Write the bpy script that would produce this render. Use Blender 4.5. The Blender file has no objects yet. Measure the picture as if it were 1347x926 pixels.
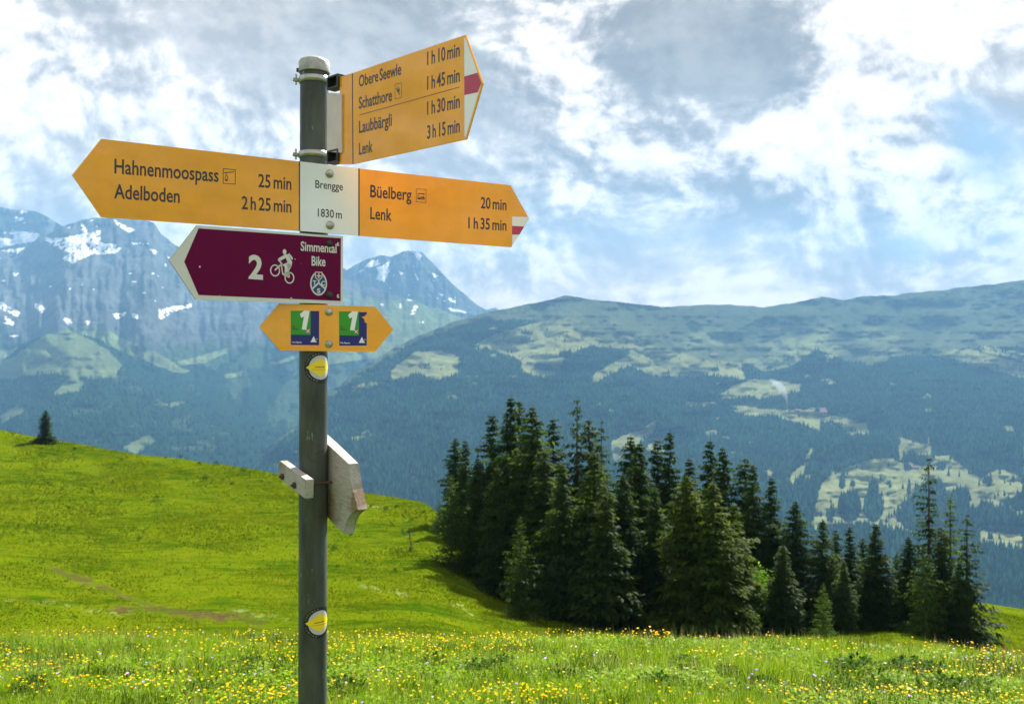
import bpy, bmesh, math, random
import numpy as np
from mathutils import Vector, Matrix

S = bpy.context.scene
COL = S.collection
random.seed(7)
RNG = np.random.default_rng(11)
R = math.radians

# ------------------------------------------------------------ camera, light, exposure
F, CX, CY = 1200.0, 673.5, 450.0          # focal length and principal point in photo pixels
cd = bpy.data.cameras.new('camera')
cd.sensor_width = 36.0
cd.lens = 36.0 * F / 1347.0
cd.shift_y = -(463.0 - CY) / 1347.0
cd.clip_start = 0.05
cd.clip_end = 60000.0
cd.dof.use_dof = True
cd.dof.focus_distance = 1.93
cd.dof.aperture_fstop = 13.0
cam = bpy.data.objects.new('camera', cd)
COL.objects.link(cam)
cam.location = (0, 0, 0)
cam.rotation_euler = (R(90), 0, 0)
S.camera = cam

S.view_settings.view_transform = 'Standard'
S.view_settings.look = 'None'
S.view_settings.exposure = 1.85
S.view_settings.gamma = 1.0
S.cycles.use_denoising = True
S.cycles.volume_bounces = 0
S.cycles.max_bounces = 6
S.cycles.transparent_max_bounces = 8

SUN_EL, SUN_AZ = R(44), R(29)              # azimuth measured from +Y (view direction) towards +X
sun_dir = Vector((math.sin(SUN_AZ) * math.cos(SUN_EL), math.cos(SUN_AZ) * math.cos(SUN_EL), math.sin(SUN_EL)))
sl = bpy.data.lights.new('sun', 'SUN')
sl.energy = 4.7
sl.angle = R(0.6)
sl.color = (1.0, 0.95, 0.86)
so = bpy.data.objects.new('sun', sl)
COL.objects.link(so)
so.rotation_euler = (-sun_dir).to_track_quat('-Z', 'Y').to_euler()
so.location = (20, 30, 60)


class NT:
    """tiny helper for building node trees"""
    def __init__(self, tree):
        self.t = tree
        self.n = tree.nodes
        self.l = tree.links

    def node(self, kind, **kw):
        nd = self.n.new(kind)
        for k, v in kw.items():
            if k == 'inp':
                for i, val in v.items():
                    s = nd.inputs[i]
                    if isinstance(val, bpy.types.NodeSocket):
                        self.l.new(val, s)
                    else:
                        s.default_value = val
            else:
                setattr(nd, k, v)
        return nd

    def math(self, op, a, b=None, c=None, clamp=False):
        nd = self.n.new('ShaderNodeMath')
        nd.operation = op
        nd.use_clamp = clamp
        for i, v in enumerate((a, b, c)):
            if v is None:
                continue
            if isinstance(v, bpy.types.NodeSocket):
                self.l.new(v, nd.inputs[i])
            else:
                nd.inputs[i].default_value = v
        return nd.outputs[0]

    def vmath(self, op, a, b=None, out=0):
        nd = self.n.new('ShaderNodeVectorMath')
        nd.operation = op
        for i, v in enumerate((a, b)):
            if v is None:
                continue
            if isinstance(v, bpy.types.NodeSocket):
                self.l.new(v, nd.inputs[i])
            else:
                nd.inputs[i].default_value = v
        return nd.outputs[out]

    def ramp(self, fac, stops, interp='LINEAR'):
        nd = self.n.new('ShaderNodeValToRGB')
        cr = nd.color_ramp
        cr.interpolation = interp
        while len(cr.elements) < len(stops):
            cr.elements.new(0.5)
        for e, (p, c) in zip(cr.elements, stops):
            e.position = p
            e.color = (c[0], c[1], c[2], 1) if hasattr(c, '__len__') else (c, c, c, 1)
        self.l.new(fac, nd.inputs[0])
        return nd.outputs[0]

    def mix(self, fac, a, b, blend='MIX'):
        nd = self.n.new('ShaderNodeMix')
        nd.data_type = 'RGBA'
        nd.blend_type = blend
        for i, v in ((0, fac), (6, a), (7, b)):
            if isinstance(v, bpy.types.NodeSocket):
                self.l.new(v, nd.inputs[i])
            else:
                nd.inputs[i].default_value = v if i == 0 else (v[0], v[1], v[2], 1)
        return nd.outputs[2]

    def noise(self, vec, scale, detail=4, rough=0.55, dist=0.0, out=0):
        nd = self.n.new('ShaderNodeTexNoise')
        self.l.new(vec, nd.inputs['Vector'])
        nd.inputs['Scale'].default_value = scale
        nd.inputs['Detail'].default_value = detail
        nd.inputs['Roughness'].default_value = rough
        nd.inputs['Distortion'].default_value = dist
        return nd.outputs[out]


def pixdir(px, py):
    return Vector(((px - CX) / F, 1.0, (CY - py) / F))


# world: Nishita sky with a procedural cloud deck on it
W = bpy.data.worlds.new('World')
S.world = W
W.use_nodes = True
w = NT(W.node_tree)
w.n.clear()
SKY_STRENGTH = 0.05
sky = w.node('ShaderNodeTexSky', sky_type='NISHITA', sun_disc=False)
sky.sun_elevation = SUN_EL
sky.sun_rotation = SUN_AZ
sky.altitude = 1800
sky.air_density = 1.0
sky.dust_density = 0.6
sky.ozone_density = 1.2
tc = w.node('ShaderNodeTexCoord')
dirn = w.vmath('NORMALIZE', tc.outputs['Generated'])
mp = w.node('ShaderNodeMapping', inp={0: dirn})
mp.inputs['Scale'].default_value = (1, 1, 1.35)
mp.inputs['Location'].default_value = (3.1, 1.7, 0.4)
cv = mp.outputs[0]
warp = w.noise(cv, 3.0, 3, 0.5, 0, 1)
cvw = w.vmath('ADD', cv, w.vmath('SCALE', w.vmath('SUBTRACT', warp, (0.5, 0.5, 0.5))))
W_SCALE = cvw.node.inputs[1].links[0].from_node
W_SCALE.inputs['Scale'].default_value = 0.16
big = w.noise(cvw, 2.4, 3, 0.5)


def billow(vec):
    """rounded cauliflower heaps: smooth cell distance summed over octaves, roughened by noise"""
    v = w.node('ShaderNodeTexVoronoi', feature='F1', inp={'Vector': vec, 'Scale': 6.0, 'Detail': 2.6, 'Roughness': 0.5, 'Lacunarity': 2.3, 'Randomness': 1.0})
    v.normalize = True
    b = w.math('SUBTRACT', 0.95, w.math('MULTIPLY', v.outputs['Distance'], 1.15))
    return w.math('ADD', w.math('MULTIPLY', b, 0.50), w.math('MULTIPLY', w.noise(vec, 6.0, 9, 0.55), 0.50))


cum = billow(cvw)
fine = w.noise(cvw, 17.0, 10, 0.60)
cov = w.math('ADD', w.math('MULTIPLY', big, 0.5), w.math('MULTIPLY', cum, 0.5))
off = w.vmath('ADD', cvw, (0.026, 0.0, 0.034))
puff = w.math('SUBTRACT', cum, billow(off))          # lit side against shaded side of each puff
off2 = w.vmath('ADD', cvw, (0.009, 0.0, 0.011))
puff2 = w.math('SUBTRACT', fine, w.noise(off2, 17.0, 10, 0.60))
lum = w.math('ADD', w.math('MULTIPLY', cum, 0.74), w.math('MULTIPLY', fine, 0.26))
relief = w.math('ADD', w.math('MULTIPLY', puff, 1.9), w.math('MULTIPLY', puff2, 1.3))
lum = w.math('ADD', lum, w.math('MULTIPLY', relief, 0.42))
lum = w.math('ADD', lum, 0.015)


def blobs(val, L_):
    """where this day's clouds stand: (photo x, photo y, angular radius, amount)"""
    for bx, by, rad, amt in L_:
        d = pixdir(bx, by).normalized()
        dist = w.vmath('DISTANCE', dirn, tuple(d), out=1)
        mr = w.node('ShaderNodeMapRange', interpolation_type='SMOOTHSTEP',
                    inp={0: dist, 1: 0.0, 2: rad * 1.7, 3: amt, 4: 0.0})
        val = w.math('ADD', val, mr.outputs[0])
    return val


cov = w.math('ADD', blobs(cov, [(1245, 160, .05, -.145), (1165, 310, .04, -.135), (1300, 250, .05, -.12), (1225, 330, .04, -.14), (1150, 210, .03, -.10), (1180, 40, .14, .10), (1060, 230, .06, .06), (1330, 90, .05, .06),
                                (860, 70, .16, .15), (480, 60, .2, .12), (100, 200, .2, .12), (900, 300, .14, .12), (640, 330, .12, .08)]), 0.03)
lum = blobs(lum, [(200, 30, .10, -.10), (420, 90, .09, -.08), (860, 40, .09, -.07), (740, 190, .035, -.10), (1130, 200, .035, -.10), (940, 215, .03, -.07), (60, 250, .05, -.10), (1000, 130, .05, -.07), (1290, 100, .04, -.07), (860, 290, .06, -.06), (860, 70, .07, -0.213), (930, 60, .06, -0.163), (1000, 80, .05, -0.150), (480, 40, .12, -0.175), (330, 50, .09, -0.150), (570, 120, .08, -0.125), (90, 210, .05, -0.075), (740, 290, .07, -0.163), (690, 170, .04, -0.100),
                  (880, 320, .06, -0.150), (990, 320, .045, -0.150), (1140, 320, .05, -0.100), (1110, 90, .03, 0.062), (60, 130, .10, 0.125), (290, 110, .06, 0.100), (760, 40, .06, 0.125), (800, 190, .07, 0.100),
                  (1070, 160, .06, 0.125), (1230, 50, .07, 0.112), (1090, 290, .03, 0.125), (900, 255, .05, 0.088), (230, 170, .05, 0.075), (120, 260, .04, -0.075), (700, 370, .05, 0.025), (960, 375, .07, 0.062)])
sepz = w.node('ShaderNodeSeparateXYZ', inp={0: dirn}).outputs[2]
low = w.node('ShaderNodeMapRange', interpolation_type='SMOOTHSTEP', inp={0: sepz, 1: 0.02, 2: 0.16, 3: 0.06, 4: 0.0}).outputs[0]
cov = w.math('ADD', cov, low)
lum = w.math('ADD', lum, w.math('MULTIPLY', low, 0.6))
dark = w.ramp(big, [(0.35, (4.5, 4.2, 3.9)), (0.6, (2.6, 2.55, 2.4))])
dark = w.mix(w.math('MULTIPLY', low, 9.0, None, True), dark, (6.4, 5.4, 4.4))
mask = w.ramp(cov, [(0.445, 0.0), (0.53, 1.0)])
shade = w.mix(w.ramp(lum, [(0.40, 0.0), (0.485, 0.18), (0.54, 0.50), (0.59, 0.82), (0.66, 1.0)]), dark, (7.3, 6.7, 6.2))
shade = w.mix(1.0, shade, w.ramp(w.math('ADD', relief, 0.5), [(0.30, 0.74), (0.47, 0.93), (0.56, 1.02), (0.70, 1.10)]), 'MULTIPLY')
blue = w.mix(0.75, sky.outputs[0], (1.8, 2.5, 2.9))
skycol = w.mix(mask, blue, shade)
skycol = w.mix(w.math('MULTIPLY', low, 14.0, None, True), skycol, w.mix(1.0, skycol, (1.0, .86, .72), 'MULTIPLY'))
bgn = w.node('ShaderNodeBackground', inp={0: skycol, 1: SKY_STRENGTH})
wo = w.node('ShaderNodeOutputWorld', inp={0: bgn.outputs[0]})
W.cycles.sampling_method = 'MANUAL'
W.cycles.sample_map_resolution = 1024


# ------------------------------------------------------------ general helpers
def tag(o, label=None, cat=None, group=None, kind=None):
    for k, v in (('label', label), ('category', cat), ('group', group), ('kind', kind)):
        if v:
            o[k] = v
    return o


def empty(name, loc=(0, 0, 0)):
    o = bpy.data.objects.new(name, None)
    o.empty_display_size = 0.2
    o.location = loc
    COL.objects.link(o)
    return o


def link(name, me, mats, parent=None):
    o = bpy.data.objects.new(name, me)
    for m in (mats if isinstance(mats, (list, tuple)) else [mats]):
        if m and me.users <= 1 and len(me.materials) < len(mats if isinstance(mats, (list, tuple)) else [mats]):
            me.materials.append(m)
    COL.objects.link(o)
    if parent:
        o.parent = parent
    return o


def mesh_np(name, V, Fc, smooth=False, colors=None):
    """V (n,3); Fc (m,k) constant face size; colours per vertex (n,3)"""
    V = np.asarray(V, dtype=np.float32)
    Fc = np.asarray(Fc, dtype=np.int32)
    me = bpy.data.meshes.new(name)
    me.vertices.add(len(V))
    me.vertices.foreach_set('co', V.ravel())
    k = Fc.shape[1]
    me.loops.add(Fc.size)
    me.loops.foreach_set('vertex_index', Fc.ravel())
    me.polygons.add(len(Fc))
    me.polygons.foreach_set('loop_start', np.arange(0, Fc.size, k, dtype=np.int32))
    if smooth:
        me.polygons.foreach_set('use_smooth', np.ones(len(Fc), dtype=bool))
    if colors is not None:
        a = me.color_attributes.new('tint', 'FLOAT_COLOR', 'POINT')
        c4 = np.ones((len(V), 4), dtype=np.float32)
        c4[:, :3] = colors
        a.data.foreach_set('color', c4.ravel())
    me.update(calc_edges=True)
    return me


def fix(me):
    bm = bmesh.new()
    bm.from_mesh(me)
    bmesh.ops.recalc_face_normals(bm, faces=bm.faces)
    bm.to_mesh(me)
    bm.free()
    return me


def bm_mesh(name, bm, smooth=False):
    bmesh.ops.recalc_face_normals(bm, faces=bm.faces)
    me = bpy.data.meshes.new(name)
    bm.to_mesh(me)
    bm.free()
    if smooth:
        for p in me.polygons:
            p.use_smooth = True
    return me


def hash_noise(ix, iy, seed):
    h = (ix.astype(np.int64) * 374761393 + iy.astype(np.int64) * 668265263 + seed * 1442695041) & 0xFFFFFFFF
    h = ((h ^ (h >> 13)) * 1274126177) & 0xFFFFFFFF
    return ((h ^ (h >> 16)) & 0xFFFF) / 65535.0


def vnoise(x, y, seed=0):
    x = np.asarray(x, dtype=np.float64)
    y = np.asarray(y, dtype=np.float64)
    ix, iy = np.floor(x), np.floor(y)
    fx, fy = x - ix, y - iy
    fx, fy = fx * fx * (3 - 2 * fx), fy * fy * (3 - 2 * fy)
    a, b = hash_noise(ix, iy, seed), hash_noise(ix + 1, iy, seed)
    c, d = hash_noise(ix, iy + 1, seed), hash_noise(ix + 1, iy + 1, seed)
    return (a * (1 - fx) + b * fx) * (1 - fy) + (c * (1 - fx) + d * fx) * fy


def fbm(x, y, octv=5, seed=0, gain=0.5):
    s, a, t = 0.0, 1.0, 0.0
    for i in range(octv):
        s = s + a * vnoise(x * 2 ** i + 17.3 * i, y * 2 ** i - 9.1 * i, seed + i)
        t += a
        a *= gain
    return s / t


def ridged(x, y, octv=5, seed=0, gain=0.55):
    s, a, t = 0.0, 1.0, 0.0
    for i in range(octv):
        s = s + a * (1 - np.abs(2 * vnoise(x * 2 ** i + 7.7 * i, y * 2 ** i + 3.3 * i, seed + i) - 1))
        t += a
        a *= gain
    return s / t


def inpoly(px, py, poly):
    c = np.zeros(np.shape(px), dtype=bool)
    n = len(poly)
    for i in range(n):
        x1, y1 = poly[i]
        x2, y2 = poly[(i + 1) % n]
        if y1 == y2:
            continue
        cond = (y1 > py) != (y2 > py)
        c ^= cond & (px < (x2 - x1) * (py - y1) / (y2 - y1) + x1)
    return c


# ------------------------------------------------------------ materials
def mat(name):
    m = bpy.data.materials.new(name)
    m.use_nodes = True
    t = NT(m.node_tree)
    t.n.clear()
    out = t.node('ShaderNodeOutputMaterial')
    return m, t, out


def principled(name, color, rough=0.5, metal=0.0, spec=0.5, coat=0.0, coat_rough=0.1, speck=None, bump=0.0,
               bump_scale=60.0, rough_var=0.0, var=0.0, var_scale=8.0, stretch=(1, 1, 1), scratch=0.0):
    m, t, out = mat(name)
    tcn = t.node('ShaderNodeTexCoord')
    mpn = t.node('ShaderNodeMapping', inp={0: tcn.outputs['Object']})
    mpn.inputs['Scale'].default_value = stretch
    vec = mpn.outputs[0]
    p = t.node('ShaderNodeBsdfPrincipled')
    col = t.node('ShaderNodeRGB')
    col.outputs[0].default_value = (*color, 1)
    c = col.outputs[0]
    if var:
        n = t.noise(vec, var_scale, 6, 0.6)
        c = t.mix(1.0, c, t.ramp(n, [(0.3, 1 - var), (0.7, 1 + var)]), 'MULTIPLY')
    if speck:
        scol, sc, thr = speck
        n = t.noise(vec, sc, 3, 0.7)
        c = t.mix(t.ramp(n, [(thr, 0), (thr + 0.03, 1)]), c, scol)
    if scratch:
        m2 = t.node('ShaderNodeMapping', inp={0: tcn.outputs['Object']})
        m2.inputs['Scale'].default_value = (9, 260, 9)
        m2.inputs['Rotation'].default_value = (0, 0, 0.35)
        sn = t.noise(m2.outputs[0], 1.0, 2, 0.5, 0.2)
        c = t.mix(t.math('MULTIPLY', t.ramp(sn, [(0.735, 0), (0.76, 1)]), scratch), c, (0.85, 0.6, 0.25))
        m3 = t.node('ShaderNodeMapping', inp={0: tcn.outputs['Object']})
        m3.inputs['Scale'].default_value = (14, 5, 3)
        rn = t.noise(m3.outputs[0], 1.0, 8, 0.7, 0.6)
        c = t.mix(1.0, c, t.ramp(rn, [(0.35, 0.93), (0.6, 1.0)]), 'MULTIPLY')
    t.l.new(c, p.inputs['Base Color'])
    p.inputs['Metallic'].default_value = metal
    p.inputs['Specular IOR Level'].default_value = spec
    p.inputs['Coat Weight'].default_value = coat
    p.inputs['Coat Roughness'].default_value = coat_rough
    if rough_var:
        n = t.noise(vec, var_scale * 1.7, 6, 0.65)
        r = t.ramp(n, [(0.3, max(0.02, rough - rough_var)), (0.7, rough + rough_var)])
        t.l.new(r, p.inputs['Roughness'])
    else:
        p.inputs['Roughness'].default_value = rough
    if bump:
        n = t.noise(vec, bump_scale, 5, 0.6)
        b = t.node('ShaderNodeBump', inp={'Height': n, 'Strength': bump, 'Distance': 0.002})
        t.l.new(b.outputs[0], p.inputs['Normal'])
    t.l.new(p.outputs[0], out.inputs[0])
    return m


M = {}
M['sign_yellow'] = principled('sign_yellow', (0.96, 0.405, 0.004), 0.5, spec=0.0, coat=1.0, coat_rough=0.035, var=0.09, var_scale=7,
                              rough_var=0.10, bump=0.025, bump_scale=7, stretch=(1, 2.2, 1), speck=((0.62, 0.30, 0.03), 55, 0.735), scratch=0.5)
M['sign_white'] = principled('sign_white', (0.86, 0.85, 0.87), 0.35, coat=0.3, coat_rough=0.08, var=0.03, var_scale=12,
                             speck=((0.35, 0.33, 0.30), 160, 0.80))
M['sign_black'] = principled('sign_black', (0.018, 0.015, 0.016), 0.35, coat=0.2)
M['sign_red'] = principled('sign_red', (0.48, 0.02, 0.07), 0.35, coat=0.3)
M['sign_purple'] = principled('sign_purple', (0.135, 0.001, 0.045), 0.5, spec=0.12, coat=0.0, coat_rough=0.15,
                              speck=((0.55, 0.5, 0.5), 75, 0.735), var=0.06)
M['offwhite'] = principled('offwhite', (0.66, 0.65, 0.60), 0.4, coat=0.2, var=0.06, var_scale=20, speck=((0.3, 0.28, 0.22), 90, 0.76))
M['plate_edge'] = principled('plate_edge', (0.10, 0.09, 0.08), 0.5, metal=0.3)
M['blue'] = principled('blue', (0.006, 0.012, 0.17), 0.4)
M['tcs_blue'] = principled('tcs_blue', (0.01, 0.05, 0.17), 0.4)
M['green'] = principled('green', (0.03, 0.31, 0.012), 0.4)
M['pale_blue'] = principled('pale_blue', (0.1, 0.35, 0.7), 0.4)
M['sticker_yellow'] = principled('sticker_yellow', (0.86, 0.62, 0.01), 0.4, var=0.05)
M['sticker_white'] = principled('sticker_white', (0.5, 0.5, 0.52), 0.45, var=0.1, var_scale=60)
M['rim_ink'] = principled('rim_ink', (0.16, 0.16, 0.15), 0.5, var=.4, var_scale=200)
M['sticker_black'] = principled('sticker_black', (0.008, 0.008, 0.008), 0.45, speck=((0.2, 0.2, 0.17), 260, 0.66))
M['pole'] = principled('pole_steel', (0.070, 0.078, 0.064), 0.55, metal=0.3, var=0.55, var_scale=22, rough_var=0.2,
                       bump=0.35, bump_scale=160, stretch=(1, 1, 0.22), speck=((0.20, 0.21, 0.18), 110, 0.665))
M['cap'] = principled('cap_aluminium', (0.36, 0.36, 0.32), 0.5, metal=0.6, var=0.3, var_scale=50, bump=0.3, bump_scale=140)
M['band'] = principled('band_steel', (0.42, 0.41, 0.37), 0.35, metal=0.9, var=0.12, var_scale=60)
M['bolt'] = principled('bolt_zinc', (0.48, 0.46, 0.42), 0.38, metal=0.85, var=0.3, var_scale=120, bump=0.5, bump_scale=300)
M['dark_metal'] = principled('dark_metal', (0.05, 0.05, 0.048), 0.5, metal=0.5, var=0.2, var_scale=60)
M['rust'] = principled('rusty_bolt', (0.10, 0.075, 0.045), 0.6, metal=0.5, var=0.4, var_scale=120)
M['pink_plate'] = principled('pale_plate', (0.62, 0.52, 0.47), 0.4, var=0.08, var_scale=30)


def wood_mat():
    m, t, out = mat('weathered_wood')
    tcn = t.node('ShaderNodeTexCoord')
    mpn = t.node('ShaderNodeMapping', inp={0: tcn.outputs['Object']})
    mpn.inputs['Scale'].default_value = (9, 75, 75)
    g = t.noise(mpn.outputs[0], 3.0, 6, 0.6, 0.15)
    big_ = t.noise(tcn.outputs['Object'], 9, 4, 0.5, 0.4)
    grey = t.ramp(g, [(0.2, (0.24, 0.21, 0.17)), (0.45, (0.36, 0.33, 0.28)), (0.75, (0.46, 0.43, 0.38))])
    brown = t.ramp(g, [(0.25, (0.13, 0.08, 0.045)), (0.75, (0.30, 0.21, 0.13))])
    c = t.mix(t.ramp(big_, [(0.50, 0), (0.64, 0.9)]), grey, brown)
    p = t.node('ShaderNodeBsdfPrincipled', inp={'Base Color': c, 'Roughness': 0.72, 'Specular IOR Level': 0.25})
    b = t.node('ShaderNodeBump', inp={'Height': g, 'Strength': 0.5, 'Distance': 0.0015})
    t.l.new(b.outputs[0], p.inputs['Normal'])
    t.l.new(p.outputs[0], out.inputs[0])
    return m


M['wood'] = wood_mat()


def leafy(name, a, b, trans=0.45, tint=False, rough=0.75, spec=0.03, scale=0.6, island=True, tcol=None, pos_scale=True):
    """foliage: diffuse + light passing through the leaf"""
    m, t, out = mat(name)
    geo = t.node('ShaderNodeNewGeometry')
    n = t.noise(geo.outputs['Position'], scale, 4, 0.6)
    if island:
        f = t.math('ADD', t.math('MULTIPLY', geo.outputs['Random Per Island'], 0.55), t.math('MULTIPLY', n, 0.45))
    else:
        f = n
    c = t.mix(t.ramp(f, [(0.25, 0), (0.75, 1)]), a, b)
    if tint:
        at = t.node('ShaderNodeVertexColor', layer_name='tint')
        c = t.mix(1.0, c, at.outputs[0], 'MULTIPLY')
    p = t.node('ShaderNodeBsdfPrincipled', inp={'Base Color': c, 'Roughness': rough, 'Specular IOR Level': spec})
    tc_ = c if tcol is None else t.mix(1.0, c, tcol, 'MULTIPLY')
    tr = t.node('ShaderNodeBsdfTranslucent', inp={0: tc_})
    mx = t.node('ShaderNodeMixShader', inp={0: trans, 1: p.outputs[0], 2: tr.outputs[0]})
    t.l.new(mx.outputs[0], out.inputs[0])
    return m


# ------------------------------------------------------------ the signpost
PY = 1.99
PC = Vector(((412 - CX) / F * PY, PY, 0))           # pole axis
PR = 0.0305


def pole_x(z):                                       # the pole leans a hair to the right going up
    py = CY - z / PY * F
    return (411 + 2.5 * (926 - py) / 836 - CX) / F * PY


class Plane:
    def __init__(s, a, b, off, h=0.15):
        """a, b = (px, y_top, y_bottom) of two upright edges of real height h; off = how far the plane passes
        in front of the pole axis (metres)"""
        P = []
        for px, yt, yb in (a, b):
            Y = h * F / (yb - yt)
            P.append((pixdir(px, yb) * Y, pixdir(px, yt) * Y))
        u = (P[1][0] - P[0][0]).normalized()
        v0 = Vector((0, 0, 1))
        n = u.cross(v0).normalized()
        if n.y > 0:
            n = -n
        v = n.cross(u).normalized()
        c = Vector((pole_x(0), PY, 0))
        k = (n.dot(c) + off) / n.dot(P[0][0])
        s.o, s.u, s.v, s.n = P[0][0] * k, u, v, n

    def loc(s, px, py):
        d = pixdir(px, py)
        p = d * (s.n.dot(s.o) / s.n.dot(d)) - s.o
        return (p.dot(s.u), p.dot(s.v))

    def pts(s, L):
        return [s.loc(*p) for p in L]

    def matrix(s, base):
        m = Matrix((s.u, s.v, s.n)).transposed().to_4x4()
        return Matrix.Translation(s.o - base) @ m


BASE = Vector((pole_x(-2.15), PY, -2.165))
post = empty('signpost', BASE)
tag(post, 'grey metal signpost with yellow and purple trail arrows in the flowering meadow', 'signpost')


def prism_bm(bm, poly, z0, z1, mi=0, side=0):
    lo = [bm.verts.new((p[0], p[1], z0)) for p in poly]
    hi = [bm.verts.new((p[0], p[1], z1)) for p in poly]
    f = bm.faces.new(hi)
    f.material_index = mi
    f = bm.faces.new(lo[::-1])
    f.material_index = side
    n = len(poly)
    for i in range(n):
        f = bm.faces.new((lo[i], lo[(i + 1) % n], hi[(i + 1) % n], hi[i]))
        f.material_index = side


def plate(name, pl, pix, z0, z1, mats, label=None, parent=None, local=False, bevel=0.0):
    bm = bmesh.new()
    prism_bm(bm, pl.pts(pix), z0, z1, 0, len(mats) - 1)
    if bevel:
        bmesh.ops.bevel(bm, geom=[e for e in bm.edges], offset=bevel, segments=2, affect='EDGES', profile=0.6)
    o = link(name, bm_mesh(name, bm), mats, parent or post)
    if not local:
        o.matrix_basis = pl.matrix(BASE)
    if label:
        o['label'] = label
    return o


def flat(name, parent, m, polys, z, th=0.00025):
    """print on a plate: list of uv polygons raised th above z"""
    bm = bmesh.new()
    for poly in polys:
        prism_bm(bm, poly, z, z + th)
    return link(name, bm_mesh(name, bm), [m], parent)


def seg(a, b, wd):
    a, b = Vector(a), Vector(b)
    d = (b - a).normalized()
    nn = Vector((-d.y, d.x)) * wd / 2
    e = d * wd * 0.25
    return [tuple(a - nn - e), tuple(b - nn + e), tuple(b + nn + e), tuple(a + nn - e)]


def line(pts, wd, closed=False):
    r = [seg(pts[i], pts[i + 1], wd) for i in range(len(pts) - 1)]
    if closed:
        r.append(seg(pts[-1], pts[0], wd))
    return r


def ellipse(c, rx, ry, n=28, a0=0, a1=2 * math.pi):
    return [(c[0] + rx * math.cos(a0 + (a1 - a0) * i / n), c[1] + ry * math.sin(a0 + (a1 - a0) * i / n)) for i in range(n)]


def ring(c, rx, ry, wd, n=28):
    out = []
    for i in range(n):
        a, b = 2 * math.pi * i / n, 2 * math.pi * (i + 1) / n
        out.append([(c[0] + (rx - wd) * math.cos(a), c[1] + (ry - wd) * math.sin(a)),
                    (c[0] + rx * math.cos(a), c[1] + ry * math.sin(a)),
                    (c[0] + rx * math.cos(b), c[1] + ry * math.sin(b)),
                    (c[0] + (rx - wd) * math.cos(b), c[1] + (ry - wd) * math.sin(b))])
    return out


CAP = 0.73


def lettering(s, pl, parent, m, left, right, cap_px, z, embolden=0.014, slant=0.0, name='lettering'):
    """left/right = pixel ends of the baseline ink; cap_px = capital height in pixels at the left end"""
    cu = bpy.data.curves.new('text', 'FONT')
    cu.body = s
    cu.size = 1.0
    cu.extrude = 0.01
    cu.offset = embolden
    cu.resolution_u = 3
    cu.space_word = 0.55
    ob = bpy.data.objects.new('text', cu)
    COL.objects.link(ob)
    dg = bpy.context.evaluated_depsgraph_get()
    me = bpy.data.meshes.new_from_object(ob.evaluated_get(dg))
    bpy.data.objects.remove(ob)
    bpy.data.curves.remove(cu)
    n = len(me.vertices)
    V = np.empty(n * 3, dtype=np.float32)
    me.vertices.foreach_get('co', V)
    V = V.reshape(-1, 3)
    a, b = pl.loc(*left), pl.loc(*right)
    top = pl.loc(left[0], left[1] - cap_px)
    h = top[1] - a[1]
    x0, x1 = V[:, 0].min(), V[:, 0].max()
    fx = (V[:, 0] - x0) / (x1 - x0)
    V[:, 0] = a[0] + fx * (b[0] - a[0])
    V[:, 0] += slant * V[:, 1] / CAP * h
    V[:, 1] = a[1] + fx * (b[1] - a[1]) + V[:, 1] / CAP * h
    V[:, 2] = z + (V[:, 2] > 0) * 0.0003
    me.vertices.foreach_set('co', V.ravel())
    me.update()
    me.materials.clear()
    return link(name, me, [m], parent)


def bolt_head(pl, px, py, r, parent, z, m='bolt'):
    u, v = pl.loc(px, py)
    bm = bmesh.new()
    prof = [(0.0, 0.0), (1.25, 0.0), (1.25, 0.22), (0.98, 0.28), (0.90, 0.62), (0.62, 0.85), (0.0, 0.92)]
    N = 16
    rings = []
    for rr, zz in prof[1:-1]:
        rings.append([bm.verts.new((u + rr * r * math.cos(2 * math.pi * i / N), v + rr * r * math.sin(2 * math.pi * i / N), z + zz * r)) for i in range(N)])
    for a, b in zip(rings, rings[1:]):
        for i in range(N):
            bm.faces.new((a[i], a[(i + 1) % N], b[(i + 1) % N], b[i]))
    c = bm.verts.new((u, v, z + prof[-1][1] * r))
    for i in range(N):
        bm.faces.new((rings[-1][i], rings[-1][(i + 1) % N], c))
    bm.faces.new(rings[0][::-1])
    # slot across the head
    return link('bolt', bm_mesh('bolt', bm, True), [M[m]], parent)


def tube_bm(bm, p0, p1, r0, r1=None, n=16, caps=True):
    p0, p1 = Vector(p0), Vector(p1)
    r1 = r0 if r1 is None else r1
    d = (p1 - p0).normalized()
    x = d.orthogonal().normalized()
    y = d.cross(x)
    A = [bm.verts.new(p0 + (x * math.cos(2 * math.pi * i / n) + y * math.sin(2 * math.pi * i / n)) * r0) for i in range(n)]
    B = [bm.verts.new(p1 + (x * math.cos(2 * math.pi * i / n) + y * math.sin(2 * math.pi * i / n)) * r1) for i in range(n)]
    for i in range(n):
        bm.faces.new((A[i], A[(i + 1) % n], B[(i + 1) % n], B[i]))
    if caps:
        bm.faces.new(A[::-1])
        bm.faces.new(B)


def lathe(prof, n=32):
    """prof: list of (radius, z); returns bmesh with the axis on z"""
    bm = bmesh.new()
    rings = []
    for r_, z_ in prof:
        if r_ < 1e-5:
            rings.append([bm.verts.new((0, 0, z_))])
        else:
            rings.append([bm.verts.new((r_ * math.cos(2 * math.pi * i / n), r_ * math.sin(2 * math.pi * i / n), z_)) for i in range(n)])
    for a, b in zip(rings, rings[1:]):
        for i in range(n):
            j = (i + 1) % n
            if len(a) == 1:
                bm.faces.new((a[0], b[i], b[j]))
            elif len(b) == 1:
                bm.faces.new((a[i], a[j], b[0]))
            else:
                bm.faces.new((a[i], a[j], b[j], b[i]))
    return bm


def zpix(py, Y=PY):
    return (CY - py) / F * Y


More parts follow.
